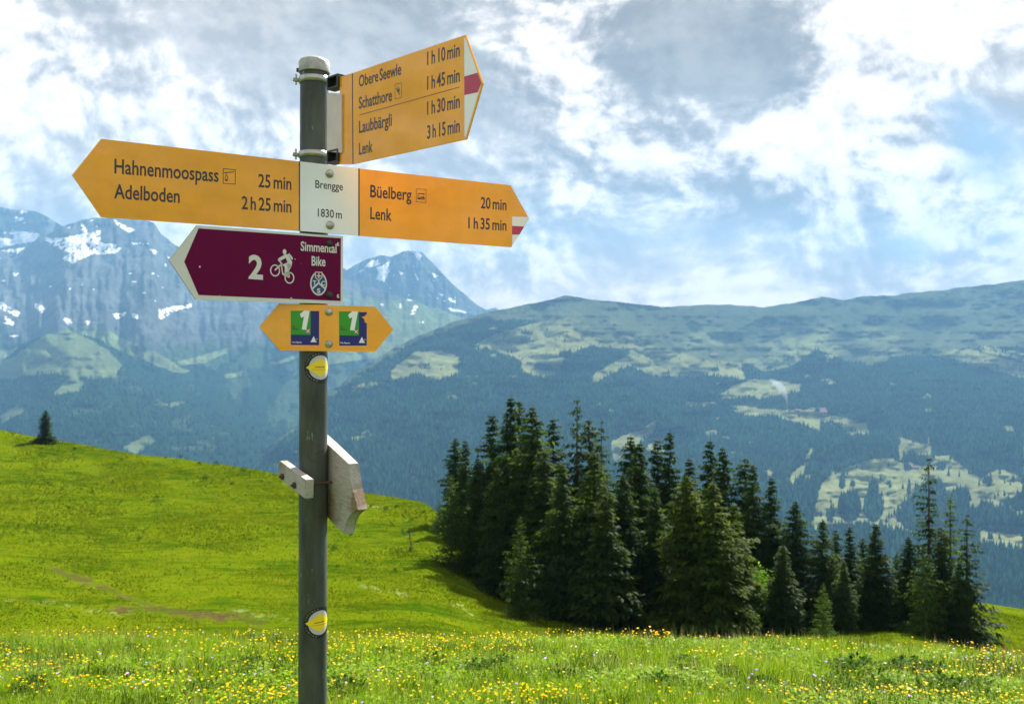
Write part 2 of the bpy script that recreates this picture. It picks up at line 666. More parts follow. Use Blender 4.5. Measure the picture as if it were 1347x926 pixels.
# pole, cap, clamps
bm = bmesh.new()
zs = [BASE.z - 0.25, -1.4, -0.8, -0.3, 0.1, 0.4, zpix(84)]
for a, b in zip(zs, zs[1:]):
    tube_bm(bm, (pole_x(a) - BASE.x, 0, a - BASE.z), (pole_x(b) - BASE.x, 0, b - BASE.z), PR, n=48, caps=False)
bmesh.ops.remove_doubles(bm, verts=bm.verts, dist=1e-4)
pole = link('pole', bm_mesh('pole', bm, True), [M['pole']], post)


def on_pole(o, py):
    z = zpix(py)
    o.location = (pole_x(z) - BASE.x, 0, z - BASE.z)
    return z


capz = zpix(97)
hcap = zpix(77) - capz
bm = lathe([(PR * 1.02, 0), (0.0332, 0.0), (0.0336, 0.002), (0.0334, hcap * .66), (0.031, hcap * .82), (0.022, hcap * .95), (0.008, hcap), (0, hcap)])
cap = link('pole_cap', bm_mesh('pole_cap', bm, True), [M['cap']], post)
on_pole(cap, 97)
bm = bmesh.new()
tube_bm(bm, (-0.0325, 0.0, 0), (-0.0385, -0.002, 0), 0.0045)
s_ = link('set_screw', bm_mesh('set_screw', bm, True), [M['dark_metal']], cap)
s_.location = (0, 0, 0.007)

for ytop, ybot in ((102.5, 111), (200.5, 209)):
    z0, z1 = zpix(ybot), zpix(ytop)
    bm = lathe([(PR + .0004, 0), (PR + .0024, 0.0006), (PR + .0026, (z1 - z0) / 2), (PR + .0024, z1 - z0 - .0006), (PR + .0004, z1 - z0)], 40)
    band = link('clamp_band', bm_mesh('clamp_band', bm, True), [M['band']], post)
    on_pole(band, ybot)
    bm = bmesh.new()
    h_ = (z1 - z0) / 2
    tube_bm(bm, (-0.032, -0.004, h_), (-0.041, -0.010, h_), 0.0045, n=6)
    tube_bm(bm, (-0.039, -0.008, h_), (-0.044, -0.009, h_ + .001), 0.0045, n=6)
    tube_bm(bm, (-0.0385, -0.006, h_ - .010), (-0.0385, -0.006, h_ + .013), 0.0022, n=8)
    sc = link('clamp_screw', bm_mesh('clamp_screw', bm), [M['bolt']], band)

# --- main double arrow
T = 0.003
plM = Plane((133, 183, 286), (672, 244, 325.3), PR + 0.0045)
YB = [M['sign_yellow'], M['plate_edge']]
leftp = plate('arrow_panel', plM, [(133, 182.8), (94.8, 230.5), (133, 285.9), (393.2, 303.9), (393.2, 212.6)][::-1], -T, 0, YB,
              'yellow left-pointing arrow panel lettered Hahnenmoospass and Adelboden')
midp = plate('name_panel', plM, [(394.6, 212.6), (394.6, 304), (471.3, 309.9), (471.3, 221.6)][::-1], -T, 0, [M['sign_white'], M['plate_edge']],
             'white centre panel lettered Brengge 1830 m')
rightp = plate('arrow_panel', plM, [(473, 221.9), (473, 310.4), (672.6, 325.3), (696, 287.5), (671.6, 243.9)][::-1], -T, 0, YB,
               'yellow right-pointing arrow panel lettered Büelberg and Lenk')
for x, a, b in ((393.9, 212.5, 304.1), (472.2, 221.7, 310.3)):
    plate('divider_strip', plM, [(x - .75, a), (x - .75, b), (x + .75, b), (x + .75, a)][::-1], -T, 0.0004, [M['sign_black']])
K = M['sign_black']


def L(*a, **k):
    return lettering(*a, **k)


L('Hahnenmoospass', plM, leftp, K, (150.5, 228), (287.5, 239.5), 20, 0)
L('Adelboden', plM, leftp, K, (150, 260.8), (236.3, 267), 19.8, 0)
L('25 min', plM, leftp, K, (339.8, 246), (383.2, 250), 18, 0)
L('2 h 25 min', plM, leftp, K, (317.9, 275), (383.2, 279.8), 17.8, 0)
L('Brengge', plM, midp, K, (414.8, 247.3), (451, 250.8), 10.8, 0, embolden=0.008)
L('1830 m', plM, midp, K, (418, 285), (449.6, 287.8), 11.2, 0, embolden=0.008)
L('Büelberg', plM, rightp, K, (487, 259.3), (541.2, 264), 16.8, 0)
L('Lenk', plM, rightp, K, (487, 288), (515.2, 290.8), 16.4, 0)
L('20 min', plM, rightp, K, (632.4, 273.8), (666.2, 276.8), 15.4, 0)
L('1 h 35 min', plM, rightp, K, (616, 300.3), (666.2, 303.6), 15.4, 0)
for px, py in ((433.4, 228.7), (434, 296.4)):
    bolt_head(plM, px, py, 0.0074, midp, 0.0)


def pixpoly(pl, L_, sx, sy, ox, oy):
    return [pl.loc(ox + x * sx, oy + y * sy) for x, y in L_]


# gondola pictogram (crop 280,210, 40 px over 926)
q = 40 / 926
g = lambda L_: pixpoly(plM, L_, q, q, 280, 210)
gp = line(g([(315, 285), (685, 312), (680, 752), (315, 728)]), 0.0012, True)
gp += line(g([(350, 405), (500, 395), (635, 378)]), 0.0016) + line(g([(408, 400), (408, 490)]), 0.0011)
gp += line(g([(378, 610), (375, 530), (400, 492), (425, 492), (455, 530), (455, 610)]), 0.0011)
gp += [g([(375, 605), (390, 660), (415, 670), (440, 660), (457, 605)])]
flat('pictogram', leftp, K, gp, 0)
g = lambda L_: pixpoly(plM, L_, q, q, 535, 235)
gp = line(g([(290, 315), (590, 340), (585, 735), (290, 710)]), 0.0010, True)
gp += line(g([(350, 455), (545, 472)]), 0.0018) + line(g([(350, 455), (335, 590)]), 0.0011) + line(g([(505, 470), (505, 570)]), 0.0009)
gp += line(g([(345, 540), (420, 545)]), 0.0008)
gp += [g([(330, 580), (330, 632), (420, 640), (430, 590)]), g([(425, 555), (535, 570), (548, 600), (545, 645), (510, 645), (500, 600), (470, 585), (440, 600), (430, 640)])]
gp += ring(g([(472, 630)])[0], 0.0022, 0.0027, 0.0009, 14)
flat('pictogram', rightp, K, gp, 0)
# red and white flag on the right tip
W1 = flat('trail_mark', rightp, M['sign_white'], [plM.pts([(673.6, 285.1), (673.6, 323.6), (695.4, 287.6), (694.3, 285.9)])], 0, 0.0003)
flat('trail_mark', rightp, M['sign_red'], [plM.pts([(673.6, 297.3), (673.6, 308.8), (683.2, 308.8), (689.6, 298.2)])], 0.0003)

# --- upper four-line arrow
plU = Plane((463, 97, 216.5), (612.3, 46, 183), 0.017, h=0.182)
upp = plate('arrow_panel', plU, [(447, 101.5), (447, 216.6), (463.8, 216.4), (613.3, 183.3), (634.9, 109.8), (612.3, 46.2), (463, 96.8)][::-1], -T, 0,
            [M['sign_yellow'], M['sign_yellow']], 'yellow arrow panel lettered Obere Seewle, Schatthore, Laubbärgli and Lenk')
for args in (('Obere Seewle', (472.2, 114.8), (527.8, 98.3), 15.6), ('Schatthore', (472.2, 143.5), (515.6, 132.6), 16),
             ('Laubbärgli', (472.4, 175.3), (515.4, 165.4), 16.4), ('Lenk', (472.4, 203.9), (490, 200), 16),
             ('1 h 10 min', (562, 86), (604.8, 74.2), 18.2), ('1 h 45 min', (562, 118.3), (604.8, 107.5), 18.2),
             ('1 h 30 min', (562, 151.3), (604.8, 141.8), 18.2), ('3 h 15 min', (562, 182.8), (604.8, 174), 18.2)):
    L(args[0], plU, upp, K, args[1], args[2], args[3], 0)
flat('divider_line', upp, K, [plU.pts([(463.0, 97.2), (464.2, 96.8), (464.9, 215.6), (463.7, 215.9)])], 0)
flat('divider_line', upp, K, line(plU.pts([(473, 151.7), (604.3, 115)]), 0.0011), 0)
g = lambda L_: pixpoly(plU, L_, q, q, 500, 100)
gp = line(g([(455, 265), (660, 220), (655, 660), (455, 710)]), 0.0008, True)
gp += line(g([(545, 330), (545, 440)]), 0.0018) + line(g([(490, 385), (525, 450), (550, 510)]), 0.0020) + line(g([(595, 385), (560, 440)]), 0.0018)
gp += [g([(530, 430), (560, 410), (625, 470), (570, 480), (560, 520), (530, 500)])] + line(g([(560, 500), (600, 570)]), 0.0018)
flat('pictogram', upp, M['plate_edge'], gp, 0)
flat('trail_mark', upp, M['sign_white'], [plU.pts([(610.8, 51), (612, 49.5), (633.2, 109.8), (612.6, 180.5), (611.2, 179.8)])], 0)
flat('trail_mark', upp, M['sign_red'], [plU.pts([(611.0, 101.2), (628.4, 96.2), (633.2, 109.8), (628.6, 121.8), (611.1, 125.6)])], 0.00026)
for py in (111, 208):
    # square channel bracket between pole and sign
    o_ = plU.loc(432.5, py)
    e_ = plU.loc(447, py)
    hh = 0.0135
    bm = bmesh.new()
    for poly in ([(o_[0], o_[1] - hh), (e_[0], o_[1] - hh), (e_[0], o_[1] - hh + .0035), (o_[0], o_[1] - hh + .0035)],
                 [(o_[0], o_[1] + hh - .0035), (e_[0], o_[1] + hh - .0035), (e_[0], o_[1] + hh), (o_[0], o_[1] + hh)],
                 [(e_[0] - .004, o_[1] - hh + .0035), (e_[0], o_[1] - hh + .0035), (e_[0], o_[1] + hh - .0035), (e_[0] - .004, o_[1] + hh - .0035)],
                 [(o_[0], o_[1] - hh + .0035), (o_[0] + .004, o_[1] - hh + .0035), (o_[0] + .004, o_[1] + hh - .0035), (o_[0], o_[1] + hh - .0035)]):
        prism_bm(bm, poly, -0.016, 0.0055)
    prism_bm(bm, [(o_[0] + .004, o_[1] - hh + .0035), (e_[0] - .004, o_[1] - hh + .0035), (e_[0] - .004, o_[1] + hh - .0035), (o_[0] + .004, o_[1] + hh - .0035)], -0.016, -0.010)
    br = link('bracket', bm_mesh('bracket', bm), [M['dark_metal']], post)
    br.matrix_basis = plU.matrix(BASE)
plate('spacer_plate', plU, [(432.6, 122.6), (432.6, 200.4), (451.3, 201.6), (451.3, 124.2)][::-1], 0.0012, 0.0042, [M['pink_plate'], M['offwhite']])

# --- purple bike arrow
plP = Plane((259, 297, 394), (451, 312, 399.8), PR + 0.0042, h=0.146)
purp = plate('bike_panel', plP, [(222.4, 342.5), (257.2, 394.2), (451, 400.3), (451.2, 311.2), (258.6, 296.4)], -T, 0,
             [M['offwhite'], M['plate_edge']], 'purple left-pointing bike route panel with off-white border')
flat('purple_field', purp, M['sign_purple'], [plP.pts([(242.3, 344.3), (261.2, 388.2), (448, 396.0), (448.4, 313.6), (261.2, 300.6)])], 0)
z1_ = 0.00026
OW = M['offwhite']
L('2', plP, purp, OW, (326.8, 365.6), (345.8, 367), 31.5, z1_, embolden=0.03)
L('Simmental', plP, purp, OW, (395.4, 329.7), (442.6, 332.9), 12.6, z1_, embolden=0.018)
L('Bike', plP, purp, OW, (409.8, 349.2), (428, 350.2), 12.8, z1_, embolden=0.018)
q = 115 / 1121
g = lambda L_: pixpoly(plP, L_, q, q, 340, 305)
g1 = lambda x, y: g([(x, y)])[0]
mm = 0.00017                                   # metres per crop pixel, roughly
bp = ring(g1(212, 497), 64 * mm, 73 * mm, 0.0024) + ring(g1(396, 590), 64 * mm, 73 * mm, 0.0024)
bp += line(g([(212, 490), (300, 410), (255, 360)]), 0.0030) + line(g([(290, 410), (310, 545), (395, 585)]), 0.0024)
bp += line(g([(310, 545), (370, 520)]), 0.0022)
bp += [ellipse(g1(334, 258), 24 * mm, 33 * mm, 18)]
bp += [g([(250, 345), (340, 290), (385, 290), (430, 390), (425, 425), (380, 490), (365, 420), (375, 400), (350, 335), (270, 378)])]
bp += [g([(380, 280), (395, 278), (440, 335), (436, 360), (425, 355)])]
bp += [g([(300, 425), (370, 395), (425, 430), (392, 500), (385, 535), (355, 545), (335, 545), (335, 450)])]
bp += line(g([(395, 585), (385, 510)]), 0.0022) + line(g([(330, 540), (375, 548)]), 0.003)
flat('bike_rider_symbol', purp, OW, bp, z1_)
flat('club_logo', purp, OW, [ellipse(g1(770, 665), 114 * mm, 150 * mm, 36)], z1_)
cz = z1_ + .00026
tb = []
cc = g1(770, 665)
for a0, a1 in ((35, 88), (92, 145)):
    pass
tb = [ellipse(cc, 96 * mm, 130 * mm, 36)]
flat('club_logo', purp, M['tcs_blue'], tb, cz)
cz += .00026
flat('club_logo', purp, OW, line(g([(770, 655), (770, 600)]), .0034) + line(g([(770, 655), (690, 728)]), .0034) + line(g([(770, 655), (850, 728)]), .0034)
     + [g([(722, 512), (818, 516), (816, 590), (770, 632), (724, 586)])], cz)
flat('club_logo', purp, M['sign_purple'], [g([(732, 524), (808, 528), (806, 584), (770, 616), (734, 580)])], cz + .00026)
flat('club_logo', purp, OW, line(g([(770, 540), (770, 592)]), .0028) + line(g([(746, 565), (795, 567)]), .0028), cz + .00052)
for ch, x, y, wdt in (('T', 694, 680, 46), ('C', 802, 686, 48), ('S', 748, 782, 44)):
    L(ch, plP, purp, OW, (340 + x * q, 305 + y * q), (340 + (x + wdt) * q, 305 + (y + 2) * q), 58 * q, cz, embolden=0.03)
bolt_head(plP, 340 + 908 * q, 305 + 152 * q, 0.0063, purp, z1_, 'dark_metal')
bolt_head(plP, 340 + 908 * q, 305 + 808 * q, 0.0063, purp, z1_, 'dark_metal')
for y_ in (160, 825):
    flat('old_hole', purp, OW, [ellipse(g1(1022, y_), .0032, .0042, 12)], z1_)
    flat('old_hole', purp, M['plate_edge'], [ellipse(g1(1031, y_ - 3), .0017, .0025, 10)], z1_ + .00026)
for (x_, y_, a_, b_) in ((262.7, 351, .0017, .0020), (388, 341, .0010, .0012), (289, 389, .0007, .0016), (383, 392, .0020, .0012)):
    flat('paint_chip', purp, OW, [ellipse(plP.loc(x_, y_), a_, b_, 9)], z1_)

# --- small two-way arrow with the long-distance trail stickers
plA = Plane((367, 399, 461.2), (493.6, 403.4, 462.8), PR + 0.0042, h=0.10)
smp = plate('small_arrow_panel', plA, [(341.2, 430), (368.2, 461.2), (493.6, 462.8), (517.4, 433.5), (493.8, 403.4), (367, 399.2)], -T, 0, YB,
            'small yellow two-way arrow panel with two green and blue stickers')
q = 150 / 1347
for dx, dy, x1_, x2_ in ((0, 0, 66, 402), (570, 8, 640, 966)):
    g = lambda L_: pixpoly(plA, [(x + dx, y + dy) for x, y in L_], q, q, 375, 390)
    torn = dx > 0
    if torn:
        bl = [(70, 172), (396, 178), (396, 195), (374, 222), (350, 232), (330, 228), (365, 262), (372, 300), (396, 306), (394, 572), (70, 572)]
    else:
        bl = [(68, 168), (402, 172), (402, 576), (68, 572)]
    st = flat('trail_sticker', smp, M['blue'], [g(bl)], 0)
    flat('trail_sticker_field', smp, M['green'], [g([(68, 168), (302, 170), (302, 454), (68, 450)])], .00026)
    flat('trail_number', smp, M['sign_white'], [g([(222, 168), (290, 170), (248, 394), (196, 390), (222, 238), (190, 252), (174, 210)])], .00052)
    c_ = g([(268, 408)])[0]
    flat('trail_cross', smp, M['sign_red'], [ellipse(c_, .0044, .0046, 16)], .0008)
    flat('trail_cross', smp, M['sign_white'], line(g([(250, 392), (286, 426)]), .0014) + line(g([(284, 390), (252, 426)]), .0014), .00106)
    flat('mountain_symbol', smp, M['sign_white'], [g([(338, 468), (365, 540), (300, 540), (320, 500)]), g([(358, 516), (375, 542), (345, 542)])], .00052)
    flat('mountain_symbol', smp, M['pale_blue'], [g([(352, 500), (388, 494), (384, 506), (358, 512)])], .00052)
    px_ = lambda x, y: (375 + (x + dx) * q, 390 + (y + dy) * q)
    L('Via Alpina', plA, smp, M['sign_white'], px_(78, 548), px_(195, 550), 20 * q, .00052, embolden=0.01)
    L('Via', plA, smp, K, px_(80, 360), px_(116, 362), 20 * q, .00052)
    L('Alpina', plA, smp, K, px_(80, 388), px_(156, 390), 20 * q, .00052)
for px, py in ((432.5, 410.2), (432.5, 452.6)):
    bolt_head(plA, px, py, 0.0068, smp, 0)


# --- round stickers wrapped on the pole
def wrap(name, polys, mats_, zc_py, ang0, parent, eps):
    """polys: outline lists in (arc metres, z metres); triangulated as fans of rings, pressed on to the pole"""
    bm = bmesh.new()
    zc = zpix(zc_py, PY - PR)
    for poly in polys:
        cx_ = sum(p[0] for p in poly) / len(poly)
        cy_ = sum(p[1] for p in poly) / len(poly)
        P = []
        for a, b in zip(poly, poly[1:] + poly[:1]):
            for k in range(8):
                P.append((a[0] + (b[0] - a[0]) * k / 8, a[1] + (b[1] - a[1]) * k / 8))
        prev = None
        for j in range(6, -1, -1):
            f_ = j / 6
            cur = []
            for (x, y) in (P if j else [(cx_, cy_)]):
                X, Yv = cx_ + (x - cx_) * f_, cy_ + (y - cy_) * f_
                th = ang0 + X / PR
                cur.append(bm.verts.new((math.sin(th) * (PR + eps), -math.cos(th) * (PR + eps), Yv)))
            if prev:
                n = len(prev)
                for i in range(n):
                    if len(cur) == 1:
                        bm.faces.new((prev[i], prev[(i + 1) % n], cur[0]))
                    else:
                        bm.faces.new((prev[i], prev[(i + 1) % n], cur[(i + 1) % n], cur[i]))
            prev = cur
    o = link(name, bm_mesh(name, bm), [mats_], parent)
    o.location = (pole_x(zc) - BASE.x, 0, zc - BASE.z)
    return o


for cy_, side in ((483.5, 43), (820, 43)):
    ang = R(side)
    st = wrap('round_sticker', [ellipse((0, 0), .0375, .0335, 24)], M['sticker_black'], cy_, ang, post, .0003)
    st['label'] = 'round black rimmed trail sticker with a yellow diamond'
    wd_ = wrap('sticker_disc', [ellipse((0, 0), .0262, .0262, 24)], M['sticker_white'], cy_, ang, st, .0005)
    yd = wrap('yellow_diamond', [[(-.0325, 0), (0, -.0205), (.0325, 0), (0, .0205)]], M['sticker_yellow'], cy_, ang, st, .0007)
    rim = []
    for k in range(15):
        a_ = R(100 + 11 * k)
        cx0, cy0 = math.cos(a_) * .0325, math.sin(a_) * .0298
        tx0, ty0 = -math.sin(a_), math.cos(a_)
        w0 = .0011 + .0005 * (k % 3)
        if abs(math.sin(a_)) > .2:
            rim.append([(cx0 - tx0 * w0 - math.cos(a_) * .0016, cy0 - ty0 * w0 - math.sin(a_) * .0016), (cx0 + tx0 * w0 - math.cos(a_) * .0010, cy0 + ty0 * w0 - math.sin(a_) * .0010),
                        (cx0 + tx0 * w0 * .5 + math.cos(a_) * .0017, cy0 + ty0 * w0 * .5 + math.sin(a_) * .0017), (cx0 - tx0 * w0 + math.cos(a_) * .0012, cy0 - ty0 * w0 + math.sin(a_) * .0012)])
    rp = wrap('rim_print', rim, M['rim_ink'], cy_, ang, st, .0006)
    rp['kind'] = 'stuff'
    rp.location = (0, 0, 0)
    for ii, o_ in enumerate((wd_, yd)):
        o_.location = (0, 0, 0)
    marks = [[(-.013 + k * .0035, -.0004 + .0008 * (k % 2)), (-.0105 + k * .0035, -.0004), (-.0105 + k * .0035, .0016 + .0006 * (k % 3)), (-.013 + k * .0035, .0016)] for k in range(7)]
    marks.append([(-.020, -.0045), (.016, -.0050), (.016, -.0045), (-.020, -.0040)])
    mk = wrap('sticker_print', marks, M['rust'], cy_, ang, st, .0009)
    mk.location = (0, 0, 0)
    mk['kind'] = 'stuff'

# scratched graffiti on the pole
q5 = 180 / 1042


def on_surface(pxs):
    out = []
    for x, y in pxs:
        px = 340 + x * q5
        py = 560 + y * q5
        z = zpix(py, PY - PR * .9)
        s = max(-.97, min(.97, ((px - CX) / F * (PY - PR * .85) - pole_x(z)) / PR))
        out.append((math.asin(s), z))
    return out


for chain in ([(412, 98), (392, 118), (380, 155), (376, 200), (384, 240), (404, 272), (430, 262), (448, 240)], [(440, 150), (470, 150), (462, 180), (430, 218), (455, 208), (480, 196), (515, 210)],
              [(425, 282), (452, 270), (470, 262)], [(335, 598), (380, 590)], [(465, 10), (478, 60)], [(460, 610), (452, 680), (470, 700)], [(340, 740), (346, 850)]):
    bm = bmesh.new()
    pts = on_surface(chain)
    for (a0, z0), (a1, z1) in zip(pts, pts[1:]):
        rr = PR + .0004
        P = []
        dz = .0006
        for (aa, zz) in ((a0, z0 - dz), (a1, z1 - dz), (a1 + .012, z1 + dz), (a0 + .012, z0 + dz)):
            P.append(bm.verts.new((pole_x(zz) - BASE.x + math.sin(aa) * rr, -math.cos(aa) * rr, zz - BASE.z)))
        bm.faces.new(P)
    link('pole_scratch', bm_mesh('pole_scratch', bm), [M['sign_black']], post)

# --- wooden clamp: block, board and threaded rods
PHI = R(58)
wv = Vector((math.cos(PHI), -math.sin(PHI), 0))
mv = Vector((math.sin(PHI), math.cos(PHI), 0))


class WoodPlane(Plane):
    def __init__(s, off):
        zc = zpix(632)
        s.u, s.v, s.n = wv, Vector((0, 0, 1)), wv.cross(Vector((0, 0, 1)))
        c = Vector((pole_x(zc), PY, zc))
        s.o = c + mv * off


pB = WoodPlane(-0.050)                                 # outer face of the small block
poly = pB.pts([(367.4, 606), (401.6, 631), (401.0, 656.0), (367.2, 629.5)])
bm = bmesh.new()
prism_bm(bm, poly, -0.0185, 0.0)
bmesh.ops.bevel(bm, geom=list(bm.edges), offset=0.0012, segments=2, affect='EDGES')
blk = link('wooden_block', bm_mesh('wooden_block', bm), [M['wood']], post)
blk.matrix_basis = pB.matrix(BASE)
pF = WoodPlane(0.0315)                                 # near face of the board
poly = pF.pts([(430.7, 584), (458.3, 610.2), (460.2, 625), (463.3, 643), (470.0, 670.5), (464.5, 672.5), (459.5, 677), (456, 684), (453.6, 693), (452.8, 702.5), (440, 690), (430.7, 679.5)])
l0 = poly[0]
l1 = poly[-1]
sl = (poly[1][1] - poly[0][1]) / (poly[1][0] - poly[0][0])
poly += [(-0.075, l1[1] - sl * (l1[0] + 0.075) * 1.0), (-0.075, l0[1] - sl * (l0[0] + 0.075))]
bm = bmesh.new()
prism_bm(bm, poly, -0.0235, 0.0)
bmesh.ops.bevel(bm, geom=[e for e in bm.edges if not (abs(e.verts[0].co.z - e.verts[1].co.z) > .01)], offset=0.0015, segments=2, affect='EDGES')
brd = link('wooden_board', bm_mesh('wooden_board', bm), [M['wood']], post)
brd.matrix_basis = pF.matrix(BASE)
for bx_, by_ in ((372.8, 626.5), (388.6, 638)):
    u_, v_ = pB.loc(bx_, by_)
    bm = bmesh.new()
    # Plane n points away from the board, towards the viewer's left
    tube_bm(bm, (u_, v_, 0.006), (u_, v_, -0.088), 0.003, n=10)
    tube_bm(bm, (u_, v_, 0.0), (u_, v_, 0.0055), 0.0068, n=6)
    tube_bm(bm, (u_, v_, 0.0055), (u_, v_, 0.010), 0.0030, n=10)
    rod = link('threaded_rod', bm_mesh('threaded_rod', bm), [M['rust']], post)
    rod.matrix_basis = pB.matrix(BASE)


# ============================================================ landscape
def interp(P, x):
    P = sorted(P)
    return np.interp(x, [p[0] for p in P], [p[1] for p in P])


class Slope:
    """a hillside: for every bearing it climbs from a near foot to a far crest.  crest/foot are profiles
    (bearing given as photo x, height angle as photo y); Dc/Df the distance of the crest and of the foot."""
    def __init__(s, crest, foot, Dc, Df, seed, relief=0.05, rscale=(90, 60), rough=2.0, bend=1.0):
        s.crest, s.foot, s.Dc, s.Df, s.seed, s.relief, s.rscale, s.rough, s.bend = crest, foot, Dc, Df, seed, relief, rscale, rough, bend

    def point(s, px, t):
        """t = 0 at the foot, 1 at the crest"""
        yc = interp(s.crest, px)
        yf = interp(s.foot, px)
        if s.rough:
            yc = yc + s.rough * (fbm(px / 17.0, px * 0 + s.seed, 4, s.seed, .6) - .5) * 2
        py = yf + (yc - yf) * t
        Dc, Df = interp(s.Dc, px), interp(s.Df, px)
        D = Df * (Dc / Df) ** (t ** s.bend)
        rel = ridged(px / s.rscale[0], py / s.rscale[1], 5, s.seed) - .6
        D = D * (1 + s.relief * rel * 2 * np.minimum(1, t * 3))
        return px, py, D

    def xyz(s, px, t):
        px, py, D = s.point(px, t)
        return (px - CX) / F * D, D, (CY - py) / F * D

    def t_of(s, px, py):
        yc, yf = interp(s.crest, px), interp(s.foot, px)
        return (yf - py) / (yf - yc)

    def at(s, px, py):
        t = float(s.t_of(px, py))
        a = s.xyz(np.array([float(px)]), np.array([t]))
        return Vector((a[0][0], a[1][0], a[2][0]))

    def build(s, name, x0, x1, nx, nt, mats_, colf=None, back=0.35):
        gx, gt = np.meshgrid(np.linspace(x0, x1, nx), np.linspace(0, 1, nt))
        X, Y, Z = s.xyz(gx, gt)
        # far side, falling away behind the crest
        Xb, Yb, Zb = [], [], []
        for k in range(1, 7):
            f = 1 + back * k / 6
            Xb.append(X[-1] * f)
            Yb.append(Y[-1] * f)
            Zb.append(Z[-1] - Y[-1] * back * (k / 6) ** 1.5 * 0.45)
        X, Y, Z = np.vstack([X] + Xb), np.vstack([Y] + Yb), np.vstack([Z] + Zb)
        rows = X.shape[0]
        idx = np.arange(rows * nx).reshape(rows, nx)
        Fc = np.stack([idx[:-1, :-1], idx[:-1, 1:], idx[1:, 1:], idx[1:, :-1]], -1).reshape(-1, 4)
        cols = None
        if colf is not None:
            py = interp(s.foot, gx) + (interp(s.crest, gx) - interp(s.foot, gx)) * gt
            cc_ = colf(gx, py, gt)
            cols = np.concatenate([cc_] + [cc_[-1:]] * 6, 0).reshape(-1, 3)
        me = mesh_np(name, np.stack([X, Y, Z], -1).reshape(-1, 3), Fc, True, cols)
        o = link(name, me, mats_)
        tag(o, kind='structure')
        return o


def tint_mat(name, fine=0.02, amp=0.3, rough=0.9, bump=0.6):
    m, t, out = mat(name)
    at = t.node('ShaderNodeVertexColor', layer_name='tint')
    geo = t.node('ShaderNodeNewGeometry')
    n = t.noise(geo.outputs['Position'], fine, 8, 0.68)
    c = t.mix(1.0, at.outputs[0], t.ramp(n, [(0.3, 1 - amp), (0.7, 1 + amp)]), 'MULTIPLY')
    b = t.node('ShaderNodeBump', inp={'Height': n, 'Strength': bump, 'Distance': 0.35 / fine})
    p = t.node('ShaderNodeBsdfDiffuse', inp={0: c, 1: 0.6, 2: b.outputs[0]})
    t.l.new(p.outputs[0], out.inputs[0])
    return m


M['mountain'] = tint_mat('mountain_surface', 0.02, 0.32)
M['massif'] = tint_mat('massif_surface', 0.0075, 0.40, bump=1.0)

C_FOREST = np.array((0.009, 0.026, 0.014))
C_PAST = np.array((0.18, 0.20, 0.085))
C_ALP = np.array((0.155, 0.19, 0.08))
C_ROCK = np.array((0.100, 0.112, 0.110))
C_SNOW = np.array((0.85, 0.87, 0.9))


def jit(px, py, amp, sc, seed):
    return (px + (fbm(px / sc, py / sc, 4, seed, .6) - .5) * 2 * amp,
            py + (fbm(px / sc + 40, py / sc + 9, 4, seed + 50, .6) - .5) * 2 * amp * .6)


def crop(L_, sx, ox, oy):
    return [(ox + x * sx, oy + y * sx) for x, y in L_]


# ---- right hand ridge: masks for pasture and wood
C3 = (0.3995, 880, 350)
C2 = (0.349, 430, 300)
C4 = (0.2205, 1050, 540)
PASTURE = [
    crop([(560, 440), (640, 400), (800, 352), (1000, 345), (1347, 318), (1347, 545), (1230, 545), (1130, 500), (1145, 440), (1010, 428), (900, 470), (880, 525), (820, 545), (740, 530), (720, 480), (640, 442)], *C2),
    crop([(240, 540), (330, 470), (430, 458), (500, 490), (490, 540), (420, 558), (350, 535), (240, 560)], *C2),
    crop([(1010, 575), (1010, 545), (1180, 455), (1190, 475), (1050, 545)], *C2),
    crop([(1070, 800), (1180, 760), (1240, 725), (1235, 750), (1160, 810), (1120, 870), (1080, 880)], *C2),
    crop([(0, 180), (240, 160), (440, 190), (560, 170), (720, 210), (1030, 285), (1169, 320), (1169, 358), (1000, 312), (720, 238), (470, 210), (440, 260), (240, 235), (160, 250), (240, 290), (245, 360), (180, 352), (0, 345)], *C3),
    crop([(170, 422), (250, 372), (435, 386), (428, 402), (300, 422)], *C3),
    crop([(205, 460), (320, 466), (500, 482), (655, 518), (655, 548), (580, 540), (560, 510), (535, 500), (500, 500), (495, 532), (440, 508), (350, 482), (250, 480)], *C3),
    crop([(760, 565), (855, 588), (850, 612), (750, 602)], *C3),
    crop([(400, 700), (470, 600), (476, 602), (412, 720)], *C3),
    crop([(90, 640), (130, 450), (230, 355), (430, 290), (560, 285), (640, 330), (740, 335), (800, 300), (900, 340), (1100, 400), (1180, 350), (1340, 400), (1340, 620), (1260, 590), (1240, 520),
          (1150, 570), (1100, 530), (1030, 560), (900, 480), (850, 400), (700, 420), (680, 560), (600, 560), (600, 660), (720, 670), (720, 700), (560, 700), (500, 660), (250, 670), (60, 690)], *C4),
    crop([(598, 160), (700, 188), (775, 215), (785, 260), (740, 232), (690, 225), (630, 215), (610, 262), (598, 290), (592, 230)], *C4), crop([(775, 165), (792, 160), (790, 235), (778, 225)], *C4),
    crop([(800, 270), (900, 270), (950, 310), (1060, 380), (930, 350)], *C4),
    crop([(1080, 720), (1340, 735), (1340, 805), (1250, 795), (1090, 770)], *C4),
    crop([(1169, 300), (1030, 270), (1030, 260), (1169, 290)], *C3),
    [(1347, 580), (1700, 640), (1700, 680), (1347, 625)], [(1347, 470), (1700, 500), (1700, 530), (1347, 490)],
]
